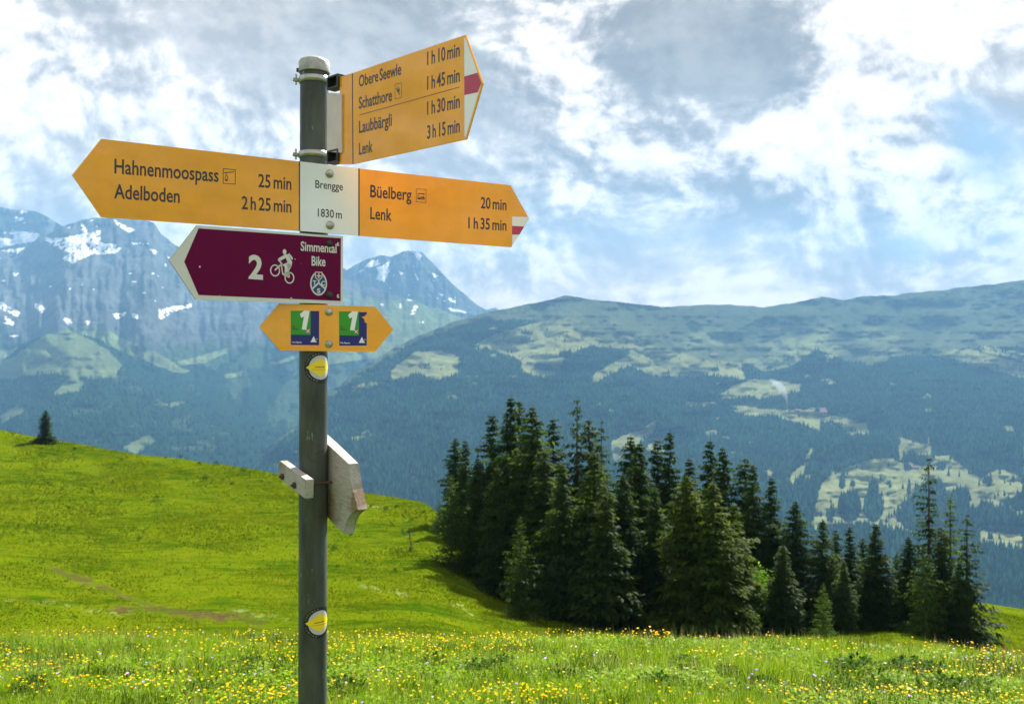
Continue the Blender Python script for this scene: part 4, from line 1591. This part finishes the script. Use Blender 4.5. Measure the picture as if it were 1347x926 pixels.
def leaf_quads(P, ln, wd, elev, az, rg, sag=0.25):
    """two-quad leaves: pointed, folded slightly"""
    n = len(P)
    d = np.stack([np.cos(az) * np.cos(elev), np.sin(az) * np.cos(elev), np.sin(elev)], -1)
    s_ = np.stack([-np.sin(az), np.cos(az), np.zeros(n)], -1)
    V = np.zeros((n, 6, 3))
    ln, wd = np.broadcast_to(ln, n)[:, None], np.broadcast_to(wd, n)[:, None]
    dn = np.array([0, 0, -1.0])[None]
    V[:, 0] = P
    V[:, 1] = P + d * ln * .45 - s_ * wd / 2
    V[:, 2] = P + d * ln + dn * ln * sag
    V[:, 3] = P + d * ln * .45 + s_ * wd / 2
    V[:, 4] = P + d * ln * .5 + dn * ln * .06
    V = V[:, :5]
    b = (np.arange(n) * 5)[:, None]
    Fc = np.concatenate([b + np.array([[0, 1, 4]]), b + np.array([[1, 2, 4]]), b + np.array([[2, 3, 4]]), b + np.array([[3, 0, 4]])])
    return V.reshape(-1, 3), Fc


# small broad leaves all through the sward
x, y = meadow_points(105000, rg)
patch = fbm(x / .55, y / .55, 4, 131)
k = patch > .42
x, y = x[k], y[k]
P = np.stack([x, y, meadow_z(x, y) + 0.02 + .07 * rg.random(len(x))], -1)
V, Fc = leaf_quads(P, 0.035 + 0.04 * rg.random(len(x)), 0.022 + .012 * rg.random(len(x)), 0.1 + 0.8 * rg.random(len(x)), rg.random(len(x)) * 6.28, rg)
tag(link('meadow_herbs', mesh_np('meadow_herbs', V, Fc), [M['herb']]), kind='stuff')


def herb_clump(seed, tall=False):
    rg = np.random.default_rng(seed)
    n = 210
    r_ = rg.random(n) ** .6 * .19
    a = rg.random(n) * 6.28
    P = np.stack([np.cos(a) * r_, np.sin(a) * r_, 0.02 + rg.random(n) * (.17 if tall else .10) * (1 - r_ * 2.5)], -1)
    V, Fc = leaf_quads(P, 0.035 + .045 * rg.random(n), 0.022 + .018 * rg.random(n), 0.2 + .9 * rg.random(n), a + rg.normal(0, .7, n), rg)
    me = mesh_np('leafy_plant', V, Fc)
    me.materials.append(M['weed'])
    return me


hm = [herb_clump(200 + i, i % 2 == 0) for i in range(5)]


def on_meadow(px, py):
    d = pixdir(px, py)
    lo, hi = 5.0, 14.0
    for _ in range(40):
        m_ = (lo + hi) / 2
        if d.z * m_ < float(meadow_z(d.x * m_, m_)):
            hi = m_
        else:
            lo = m_
    return Vector((d.x * lo, lo, float(meadow_z(d.x * lo, lo))))


CL = [(1128, 892, 1.2), (1112, 885, .9), (1200, 890, 1.1), (1222, 893, 1.0), (1236, 888, .9), (1172, 888, .8), (1160, 912, 1.0), (1240, 915, 1.1), (1286, 912, .9), (1208, 880, .8), (1300, 893, .7), (1100, 905, .8),
      (646, 886, 1.1), (625, 890, .9), (660, 880, .8), (568, 878, .8), (520, 862, 1.0), (505, 866, .9), (446, 914, 1.1), (460, 918, .9), (180, 868, .9), (172, 862, .7), (265, 918, .9), (40, 918, 1.0), (130, 905, .7),
      (710, 858, .9), (695, 846, .8), (740, 900, .8), (900, 880, .8), (865, 908, .9), (960, 890, .8), (1000, 905, .8), (575, 848, .7), (980, 850, .6), (1060, 860, .7), (330, 880, .7), (810, 870, .7)]
ORD = lambda k: str(k) + ('th' if 10 <= k % 100 <= 20 else {1: 'st', 2: 'nd', 3: 'rd'}.get(k % 10, 'th'))
for j, (a, b, s_) in enumerate(sorted(CL)):
    o = bpy.data.objects.new('leafy_plant', hm[j % 5])
    COL.objects.link(o)
    o.location = on_meadow(a, b)
    o.scale = (s_, s_, s_)
    o.rotation_euler[2] = j * 2.1
    tag(o, ORD(j + 1) + ' dark leafy clump from the left among the yellow meadow flowers', 'plant', 'leafy clumps in the meadow')

# yellow flowers
M['petal'] = leafy('yellow_petal', (0.78, 0.50, 0.01), (0.90, 0.68, 0.02), trans=0.4, scale=2.0, rough=0.5)
M['petal_lilac'] = leafy('lilac_petal', (0.42, 0.34, 0.62), (0.55, 0.48, 0.72), trans=0.35, scale=2.0)
M['petal_white'] = leafy('white_petal', (0.75, 0.75, 0.70), (0.82, 0.80, 0.78), trans=0.35, scale=2.0)


def flower_mesh(h, r_, seed, lean=.1):
    """cup of five petals on a thin stem; material 0 petals, 1 stem"""
    rg = random.Random(seed)
    bm = bmesh.new()
    tx, ty = lean * h * math.cos(seed), lean * h * math.sin(seed)
    tube_bm(bm, (0, 0, 0), (tx, ty, h), 0.0022, 0.0015, n=3, caps=False)
    for f in bm.faces:
        f.material_index = 1
    for k in range(5):
        a = k * 1.2566 + rg.random() * .3
        c = bm.verts.new((tx, ty, h))
        p1 = bm.verts.new((tx + math.cos(a - .55) * r_ * .8, ty + math.sin(a - .55) * r_ * .8, h + r_ * .45))
        p2 = bm.verts.new((tx + math.cos(a) * r_ * .75, ty + math.sin(a) * r_ * .75, h + r_ * (1.05 + .2 * rg.random())))
        p3 = bm.verts.new((tx + math.cos(a + .55) * r_ * .8, ty + math.sin(a + .55) * r_ * .8, h + r_ * .45))
        for q_ in ((c, p1, p2), (c, p2, p3)):
            bm.faces.new(q_)
    me = bpy.data.meshes.new('yellow_flower')
    bm.to_mesh(me)
    bm.free()
    return me


fl = []
for i in range(6):
    me = flower_mesh(0.16 + .03 * (i % 3), 0.0115 + .002 * (i % 2), i + 1)
    me.materials.append(M['petal'])
    me.materials.append(M['blade'])
    fl.append(me)

rg = np.random.default_rng(77)
x, y = meadow_points(10500, rg, 7.0, 11.9)
pt = fbm(x / 1.1, y / .5, 4, 141)
k = rg.random(len(x)) < np.clip((pt - .48) * 5.0, .04, .9)
x, y = x[k], y[k]
z = meadow_z(x, y)
pyf = CY - (z + .2) / y * F
pxf = CX + x / y * F
inview = (pyf < 935) & (pxf > -5) & (pxf < 1352)
order = np.argsort(np.where(inview, y, 99))
sel = order[:300]
rest = order[300:]
for j, i in enumerate(sel):
    o = bpy.data.objects.new('yellow_flower', fl[j % 6])
    COL.objects.link(o)
    o.location = (x[i], y[i], z[i])
    s_ = 0.65 + 0.55 * rg.random()
    o.scale = (1, 1, s_)
    o.rotation_euler[2] = rg.random() * 6.28
    tag(o, 'yellow buttercup-like flower standing in the nearest strip of meadow', 'flower', 'yellow flowers in the nearest strip of meadow')


def flower_cloud(name, x, y, m, rr, hmin, hmax, rg):
    n = len(x)
    z = meadow_z(x, y)
    hz = z + hmin + (hmax - hmin) * rg.random(n)
    a = rg.random(n) * 6.28
    V = np.zeros((n, 7, 3))
    C_ = np.stack([x, y, hz], -1)
    V[:, 0] = C_
    r_ = rr * (.55 + .85 * rg.random(n))
    for j in range(5):
        V[:, 1 + j, 0] = x + np.cos(a + j * 1.2566) * r_
        V[:, 1 + j, 1] = y + np.sin(a + j * 1.2566) * r_
        V[:, 1 + j, 2] = hz + r_ * (.6 + .5 * rg.random(n))
    V[:, 6] = C_
    V[:, 6, 2] += r_ * 1.1
    b = (np.arange(n) * 7)[:, None]
    Fc = np.concatenate([b + np.array([[0, 1 + j, 1 + (j + 1) % 5]]) for j in range(5)] + [b + np.array([[6, 1 + j, 1 + (j + 1) % 5]]) for j in range(0, 5, 2)])
    tag(link(name, mesh_np(name, V.reshape(-1, 3), Fc), [m]), kind='stuff')


flower_cloud('yellow_flowers', x[rest], y[rest], M['petal'], .0105, .09, .18, rg)
xx = np.concatenate([(rg.random(420) * 2 - 1) * 6.8])
yy = 10.7 + .9 * rg.random(420)
kk = fbm(xx / .9, xx * 0, 3, 161) > .42
flower_cloud('crest_flowers', xx[kk], yy[kk], M['petal'], .011, .12, .21, rg)
xa, ya = meadow_points(160, rg, 7.2, 11.6)
flower_cloud('lilac_flowers', xa, ya, M['petal_lilac'], .012, .10, .20, rg)
xa, ya = meadow_points(110, rg, 7.2, 11.6)
flower_cloud('white_flowers', xa, ya, M['petal_white'], .010, .08, .17, rg)
M['sorrel'] = leafy('sorrel_head', (0.20, 0.07, 0.05), (0.30, 0.13, 0.08), trans=0.3, scale=2.0)
xa = np.concatenate([rg.normal(c_, .35, 14) for c_ in (5.9, 2.6, -4.9)])
ya = 10.3 + 1.1 * rg.random(len(xa))
P = np.stack([xa, ya, meadow_z(xa, ya) + .08], -1)
V, Fc = blades(P, .12 + .09 * rg.random(len(xa)), .014 + 0 * xa, .1 + .1 * rg.random(len(xa)), rg)
tag(link('sorrel_heads', mesh_np('sorrel_heads', V, Fc), [M['sorrel']]), kind='stuff')


# ============================================================ spruces
def needles_mat(name, a, b, trans, tcol):
    return leafy(name, a, b, trans=trans, scale=0.5, rough=0.65, spec=0.05, tcol=tcol)


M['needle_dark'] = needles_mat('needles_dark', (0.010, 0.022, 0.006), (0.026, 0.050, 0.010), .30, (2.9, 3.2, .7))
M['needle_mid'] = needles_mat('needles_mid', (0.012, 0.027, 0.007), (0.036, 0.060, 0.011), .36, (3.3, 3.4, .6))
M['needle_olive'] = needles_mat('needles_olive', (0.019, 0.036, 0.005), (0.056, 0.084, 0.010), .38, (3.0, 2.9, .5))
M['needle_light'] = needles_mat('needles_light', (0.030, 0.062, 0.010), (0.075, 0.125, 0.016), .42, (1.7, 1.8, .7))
M['bark'] = principled('bark', (0.075, 0.055, 0.04), 0.9, spec=0.1, var=0.3, var_scale=3, bump=0.6, bump_scale=20)
M['leaf_bright'] = leafy('leaf_bright', (0.10, 0.22, 0.012), (0.17, 0.30, 0.02), trans=.5, scale=.8, tcol=(1.3, 1.3, .8))


def spruce_mesh(seed, width=.30, gap=0.0, droop=.35, levels=58, top_thin=1.0, sprays=13, base=0.03, spread=.12):
    """unit-height spruce crown: tiers of drooping boughs carrying hanging sprays of needles"""
    rg = np.random.default_rng(seed)
    Vs, Fs, off = [], [], 0
    for li in range(levels):
        f = (li + rg.random() * .7) / levels                     # 0 bottom .. 1 top
        z0 = base + (1 - base) * f ** .92
        prof = (1 - z0) ** .72 * (0.90 + 0.2 * math.sin(z0 * 9 + seed))
        R_ = width / 2 * prof * 1.16 + .009
        if z0 > .6:
            R_ *= top_thin
        nb = int(5 + 6 * (1 - z0)) if z0 < .96 else 4
        a0 = rg.random() * 6.28
        for b in range(nb):
            if rg.random() < gap:
                continue
            a = a0 + 6.283 * b / nb + rg.normal(0, .22)
            zb_ = z0 + rg.normal(0, .55) / levels * (1.0 if z0 < .93 else .3)
            ln = R_ * (0.50 + .75 * rg.random())
            if rg.random() < .10:
                ln *= 1.25
            ns = max(4, int(sprays * (0.35 + ln / (width / 2))))
            s_ = (np.arange(ns) + rg.random(ns)) / ns
            s_ = s_ ** .8
            dr = droop * (1.1 - z0 * .9)
            # bough line: out, sagging, tip lifting
            bx = s_ * ln
            bz = min(zb_, .985) + ln * (0.18 * s_ * (1 if z0 > .5 else .2) - dr * s_ ** 1.0 + 0.30 * dr * s_ ** 3)
            side = rg.normal(0, spread, ns) * ln * (.35 + s_)
            cxs, sns = math.cos(a), math.sin(a)
            P = np.stack([cxs * bx - sns * side, sns * bx + cxs * side, bz], -1)
            sz = (.011 + .015 * rg.random(ns)) * (0.85 + .22 * (1 - z0)) * (.62 + ln / (width / 2) * .6)
            az = a + rg.normal(0, .75, ns)
            el = rg.normal(-.45, .35, ns)
            d = np.stack([np.cos(az) * np.cos(el), np.sin(az) * np.cos(el), np.sin(el)], -1)
            sd = np.stack([-np.sin(az), np.cos(az), rg.normal(0, .35, ns)], -1)
            V = np.zeros((ns, 4, 3))
            w_ = (sz * .30)[:, None]
            V[:, 0] = P - d * sz[:, None] * .25
            V[:, 1] = P + d * sz[:, None] * .45 - sd * w_
            V[:, 2] = P + d * sz[:, None] * 1.25
            V[:, 2, 2] -= sz * .35
            V[:, 3] = P + d * sz[:, None] * .45 + sd * w_
            Vs.append(V.reshape(-1, 3))
            bq = (np.arange(ns) * 4)[:, None] + off
            Fs.append(bq + np.array([[0, 1, 2, 3]]))
            off += ns * 4
    # leader
    n = 22
    zz = .93 + .075 * rg.random(n)
    a = rg.random(n) * 6.28
    P = np.stack([np.cos(a) * .001, np.sin(a) * .001, zz], -1)
    d = np.stack([np.cos(a) * .8, np.sin(a) * .8, .35 + 0 * a], -1)
    sd = np.stack([-np.sin(a), np.cos(a), 0 * a], -1)
    V = np.zeros((n, 4, 3))
    sz = .012
    V[:, 0] = P
    V[:, 1] = P + d * sz * .5 - sd * sz * .25
    V[:, 2] = P + d * sz
    V[:, 3] = P + d * sz * .5 + sd * sz * .25
    Vs.append(V.reshape(-1, 3))
    Fs.append((np.arange(n) * 4)[:, None] + off + np.array([[0, 1, 2, 3]]))
    return mesh_np('crown', np.concatenate(Vs), np.concatenate(Fs))


def trunk_mesh():
    bm = bmesh.new()
    z = [0, .05, .25, .5, .75, .95, 1.0]
    r_ = [.0150, .0115, .0095, .007, .004, .0012, .0003]
    for i in range(6):
        tube_bm(bm, (0, 0, z[i]), (0, 0, z[i + 1]), r_[i], r_[i + 1], n=8, caps=False)
    # dead lower twigs and bough bases
    rr = random.Random(4)
    for k in range(46):
        zz = .03 + .85 * rr.random()
        a = rr.random() * 6.28
        l_ = .05 * (1.05 - zz) * (0.6 + rr.random())
        tube_bm(bm, (0, 0, zz), (math.cos(a) * l_, math.sin(a) * l_, zz - .1 * l_), .0016 * (1.2 - zz), .0004, n=3, caps=False)
    bmesh.ops.remove_doubles(bm, verts=bm.verts, dist=1e-5)
    return bm_mesh('trunk', bm, True)


TR = trunk_mesh()
TR.materials.append(M['bark'])
VAR = {
    'dense': [spruce_mesh(1, .34, 0.05, .38, 50, sprays=36, spread=.16), spruce_mesh(2, .36, .08, .42, 48, sprays=36, spread=.16), spruce_mesh(3, .32, .06, .35, 50, sprays=36, spread=.16)],
    'slim': [spruce_mesh(4, .24, .06, .40, 46, sprays=26, spread=.17), spruce_mesh(5, .26, .08, .36, 44, sprays=26, spread=.17)],
    'sparse': [spruce_mesh(6, .27, .30, .48, 36, top_thin=.8, sprays=15, spread=.10), spruce_mesh(7, .30, .34, .42, 34, top_thin=.75, sprays=16, spread=.10)],
    'young': [spruce_mesh(8, .46, 0, .12, 34, sprays=12, base=.01), spruce_mesh(9, .42, 0, .18, 34, sprays=12, base=.01)],
}
_mcache = {}


def crown_with(me, m):
    key = (me.name, m)
    if key not in _mcache:
        c = me.copy()
        c.materials.append(M[m])
        _mcache[key] = c
    return _mcache[key]


SPR = [
    # px, py of the tip, py of the foot, distance, variant, needles, width factor, label
    (60, 538, 583, 112, 'dense0', 'needle_dark', 1.35, 'lone dark spruce on the skyline of the grassy hill at far left'),
    (599, 574, 690, 76, 'dense0', 'needle_dark', 1.0, 'dark spruce at the far left edge of the grove, tip beside a twin'),
    (612, 577, 700, 72, 'slim0', 'needle_dark', 1.1, 'thin dark spruce second from the left edge of the grove'),
    (594, 622, 738, 60, 'young1', 'needle_mid', 1.05, 'bushy fresh green spruce at the lower left corner of the grove'),
    (578, 655, 700, 78, 'young0', 'needle_dark', 1.0, 'small dark spruce peeping out left behind the bushy green one'),
    (648, 541, 745, 64, 'dense1', 'needle_dark', .9, 'tall dark spruce whose tip is left of the highest twin tips'),
    (672, 519, 760, 62, 'dense2', 'needle_dark', .85, 'highest spruce of the left half of the grove'),
    (683, 524, 770, 66, 'slim1', 'needle_dark', 1.1, 'spruce tip just right of the highest one in the left half'),
    (701, 531, 780, 60, 'dense0', 'needle_mid', .9, 'olive-lit tall spruce between the left half peak and the middle'),
    (728, 547, 790, 64, 'slim0', 'needle_dark', 1.2, 'narrow spruce left of the tallest middle spruce'),
    (759, 521, 795, 64, 'sparse0', 'needle_dark', .85, 'tallest middle spruce with a ragged open top'),
    (775, 548, 800, 66, 'slim1', 'needle_dark', 1.1, 'dark spruce right beside the tallest middle spruce'),
    (791, 549, 800, 60, 'sparse1', 'needle_dark', .8, 'spruce with drooping ragged top, second right of the tallest middle one'),
    (782, 590, 815, 54, 'dense1', 'needle_mid', .95, 'broad green-lit spruce in front of the middle of the grove'),
    (740, 608, 820, 54, 'dense2', 'needle_mid', .95, 'green-lit spruce in the front row below the narrow spruce'),
    (684, 676, 803, 50, 'young1', 'needle_mid', .85, 'small bluish green spruce before the shaded front of the grove'),
    (830, 570, 815, 60, 'dense0', 'needle_dark', .85, 'dark spruce left of a twin in the centre right of the grove'),
    (842, 579, 818, 57, 'dense2', 'needle_dark', .85, 'dark spruce right of its twin, left of the gap in the tips'),
    (797, 636, 822, 51, 'slim1', 'needle_mid', 1.3, 'low green-lit spruce in front of the two centre right twins'),
    (865, 575, 815, 63, 'slim0', 'needle_dark', 1.1, 'narrow spruce left of the one with a pointed high tip'),
    (881, 563, 812, 62, 'dense1', 'needle_dark', .75, 'pointed high spruce above the big olive spruces'),
    (907, 600, 812, 64, 'dense2', 'needle_dark', .9, 'lower dark spruce behind the big olive spruces'),
    (903, 622, 826, 52, 'dense0', 'needle_olive', 1.25, 'big olive green spruce, the left one of the front pair'),
    (938, 630, 828, 51, 'dense1', 'needle_olive', 1.25, 'big olive green spruce, the right one of the front pair'),
    (965, 660, 826, 53, 'dense2', 'needle_olive', 1.1, 'olive spruce tucked in to the right of the big front pair'),
    (934, 576, 812, 63, 'dense2', 'needle_dark', .8, 'dark spruce behind the front olive pair with the higher tip'),
    (951, 585, 812, 61, 'dense0', 'needle_dark', .8, 'dark spruce behind and right of the front olive pair'),
    (980, 599, 812, 62, 'slim1', 'needle_dark', 1.2, 'dark spruce left of a close pair right of the olive trees'),
    (991, 606, 812, 59, 'dense1', 'needle_dark', .8, 'dark spruce of a close pair above the bright green bush'),
    (1015, 625, 812, 60, 'dense2', 'needle_dark', .85, 'dark slender spruce just right of the bright green bush'),
    (1046, 656, 826, 56, 'dense0', 'needle_dark', 1.0, 'dark pointed spruce in the low middle of the right half'),
    (1030, 715, 826, 52, 'slim0', 'needle_mid', 1.6, 'low green spruce between the bush and the pointed dark spruce'),
    (1082, 679, 824, 55, 'dense1', 'needle_mid', 1.0, 'green spruce above the little bright one'),
    (1083, 764, 826, 50, 'young0', 'needle_light', .95, 'little bright green spruce at the front of the right half'),
    (1100, 694, 822, 62, 'slim1', 'needle_dark', 1.1, 'thin spruce tip left of another thin tip in the right half'),
    (1118, 690, 822, 60, 'slim0', 'needle_dark', 1.2, 'thin spruce tip left of the broad dark pyramid'),
    (1110, 735, 826, 53, 'dense2', 'needle_mid', 1.1, 'low green spruce at the foot of the two thin tips'),
    (1152, 686, 828, 55, 'dense2', 'needle_dark', 1.15, 'broad dark pyramid spruce left of the gap before the tall one'),
    (1135, 705, 824, 62, 'slim1', 'needle_dark', 1.2, 'thin spruce just left behind the broad dark pyramid'),
    (1195, 703, 828, 56, 'dense0', 'needle_dark', .95, 'dark spruce in the gap left of the tallest right-hand spruce'),
    (1180, 725, 828, 60, 'slim0', 'needle_dark', 1.2, 'small dark spruce right against the broad dark pyramid'),
    (1222, 598, 832, 56, 'sparse0', 'needle_dark', .95, 'tallest spruce of the right-hand end with a thin open crown'),
    (1216, 716, 832, 52, 'young1', 'needle_light', 1.1, 'lighter green spruce in front of the tallest right-hand spruce'),
    (1250, 645, 834, 56, 'sparse1', 'needle_olive', .95, 'spruce right of the tallest right-hand one, thin olive crown'),
    (1238, 690, 832, 54, 'slim1', 'needle_mid', 1.4, 'green spruce between the two open crowned right-hand spruces'),
    (1272, 672, 840, 53, 'sparse0', 'needle_dark', 1.25, 'outermost right spruce with long ragged boughs'),
    (1262, 735, 840, 52, 'dense1', 'needle_dark', 1.1, 'low dark spruce filling the foot of the outermost right spruce'),
    (655, 610, 760, 58, 'dense1', 'needle_mid', 1.0, 'green-lit spruce in the front row of the left half'),
    (628, 600, 745, 62, 'dense0', 'needle_mid', .95, 'spruce right of the bushy green one at the left corner'),
    (715, 590, 790, 57, 'slim0', 'needle_mid', 1.5, 'front spruce with lit edges below the olive-lit tall one'),
    (820, 620, 822, 54, 'dense0', 'needle_dark', .9, 'dark front spruce below the centre right twins'),
    (862, 640, 824, 54, 'dense2', 'needle_dark', .9, 'dark front spruce left of the big olive pair'),
]
for j, (a, b, c, D, vr, nd, wf, lab) in enumerate(SPR):
    # the foot stands on the hillside at distance D along that bearing
    ts = np.linspace(0, 1, 400)
    X, Y, Z = hill.xyz(np.full(400, float(a)), ts)
    if D < Y.max():
        i = int(np.argmin(np.abs(Y - D)))
        zf = float(Z[i])
    else:
        zf = float(Z[-1]) - (D - float(Y[-1])) * .25
    top = pixdir(a, b) * D
    Ht = top.z - zf
    root = empty('spruce', (top.x, D, zf - .1))
    tag(root, lab, 'spruce', 'spruces of the grove' if j else None)
    cr = bpy.data.objects.new('crown', crown_with(VAR[vr[:-1]][int(vr[-1])], nd))
    tk = bpy.data.objects.new('trunk', TR)
    for o in (cr, tk):
        COL.objects.link(o)
        o.parent = root
    root.rotation_euler = (0, 0, j * 2.399)
    # keep crown width in proportion to a real tree even when the foot is well below the meadow edge
    vis = (c - b) / F * D
    wv_ = (vis * .35 + Ht * .65) * wf * (1.22 if a < 860 and j else 1.16)
    root.scale = (wv_, wv_, Ht)

# ---- the bright broadleaf bush between the spruces
def bush_mesh(seed, n=2600):
    rg = np.random.default_rng(seed)
    cs = rg.normal(0, 1, (26, 3))
    cs = cs / np.linalg.norm(cs, axis=1)[:, None] * rg.random((26, 1)) ** .4
    cs[:, 2] = np.abs(cs[:, 2])
    k = rg.integers(0, 26, n)
    P = cs[k] * np.array([.36, .36, .85]) + rg.normal(0, .075, (n, 3))
    P[:, 2] = np.abs(P[:, 2]) + .05
    return leaf_quads(P, .05 + .03 * rg.random(n), .035, rg.normal(0, .5, n), rg.random(n) * 6.28, rg)


for (a, b, D, s_, lab) in ((1003, 735, 54, 1.0, 'bright green broadleaf bush between the dark spruces'), (992, 772, 53, .7, 'smaller bright green bush at the foot of the big olive spruces')):
    ts = np.linspace(0, 1, 400)
    X, Y, Z = hill.xyz(np.full(400, float(a)), ts)
    zf = float(Z[int(np.argmin(np.abs(Y - D)))])
    top = pixdir(a, b) * D
    root = empty('bush', (top.x, D, zf))
    tag(root, lab, 'bush')
    V, Fc = bush_mesh(int(a))
    link('foliage', mesh_np('foliage', V, Fc), [M['leaf_bright']], root)
    bm = bmesh.new()
    for k in range(6):
        an = k * 1.05
        tube_bm(bm, (0, 0, 0), (math.cos(an) * .25, math.sin(an) * .25, .6), .018, .006, n=5)
    link('stem', bm_mesh('stem', bm), [M['bark']], root)
    Ht = top.z - zf
    root.scale = (Ht * .7, Ht * .7, Ht)

# ---- the little broken dead sapling on the slope
p = hill_pos(540, 724)
root = empty('dead_sapling', p)
tag(root, 'small crooked dead sapling on the sunny slope left of the grove', 'sapling')
u_ = p.y / F
bm = bmesh.new()
chain = [(0, 0), (1, 8), (-1, 16), (-1, 22), (-3, 27)]
for (x0, z0), (x1, z1) in zip(chain, chain[1:]):
    tube_bm(bm, (x0 * u_, 0, z0 * u_), (x1 * u_, .02, z1 * u_), .045, .035, n=6)
link('trunk', bm_mesh('trunk', bm), [M['bark']], root)
for (x0, z0, x1, z1) in ((-3, 27, -8, 20), (-3, 27, 6, 20), (-8, 20, -11, 30), (-1, 22, -7, 24)):
    bm = bmesh.new()
    tube_bm(bm, (x0 * u_, 0, z0 * u_), (x1 * u_, .05, z1 * u_), .03, .012, n=5)
    link('branch', bm_mesh('branch', bm), [M['bark']], root)
rgs = np.random.default_rng(3)
for cx_, cz_, n_ in ((-10, 25, 60), (-1, 14, 30), (0, 3, 70), (-14, 1, 40), (4, 0, 40), (-3, 25, 16)):
    P = np.stack([cx_ * u_ + rgs.normal(0, .11, n_), rgs.normal(0, .1, n_), np.abs(cz_ * u_ + rgs.normal(0, .12, n_))], -1)
    V, Fc = leaf_quads(P, .12, .06, rgs.normal(0, .5, n_), rgs.random(n_) * 6.28, rgs)
    link('twigs', mesh_np('twigs', V, Fc), [M['needle_dark']], root)['kind'] = 'stuff'

# ---- small weeds standing dark on the hillside
WD = [(160, 607), (150, 612), (167, 604), (147, 615), (122, 648), (148, 637), (178, 641), (206, 658), (91, 671), (92, 697), (183, 709), (238, 604), (262, 612), (305, 638), (270, 632), (218, 604), (285, 612), (320, 622), (345, 634),
      (55, 592), (30, 588), (98, 592), (508, 672), (488, 667), (522, 668), (541, 686), (462, 705), (444, 748), (520, 752), (473, 765), (440, 722), (558, 674)]
for j, (a, b) in enumerate(sorted(WD)):
    o = bpy.data.objects.new('weed', hm[(j + 2) % 5])
    COL.objects.link(o)
    o.location = hill_pos(a, b)
    s_ = (.6 + .8 * random.random()) * (1.3 if b < 640 else 1)
    o.scale = (s_, s_, s_ * 1.9)
    tag(o, ORD(j + 1) + ' small dark weed tuft from the left on the bright grassy hillside', 'weed', 'weed tufts on the hillside')

# ============================================================ haze
hb = bmesh.new()
prism_bm(hb, [(-12000, -3000), (12000, -3000), (12000, 12500), (-12000, 12500)], -900, 1500)
m = bpy.data.materials.new('haze')
m.use_nodes = True
t = NT(m.node_tree)
t.n.clear()
out = t.node('ShaderNodeOutputMaterial')
vol = t.node('ShaderNodeVolumePrincipled')
vol.inputs['Color'].default_value = (0.25, 0.56, 0.96, 1)
vol.inputs['Density'].default_value = 0.000066
vol.inputs['Anisotropy'].default_value = 0.0
t.l.new(vol.outputs[0], out.inputs['Volume'])
hz = link('haze', bm_mesh('haze', hb), [m])
tag(hz, kind='stuff')
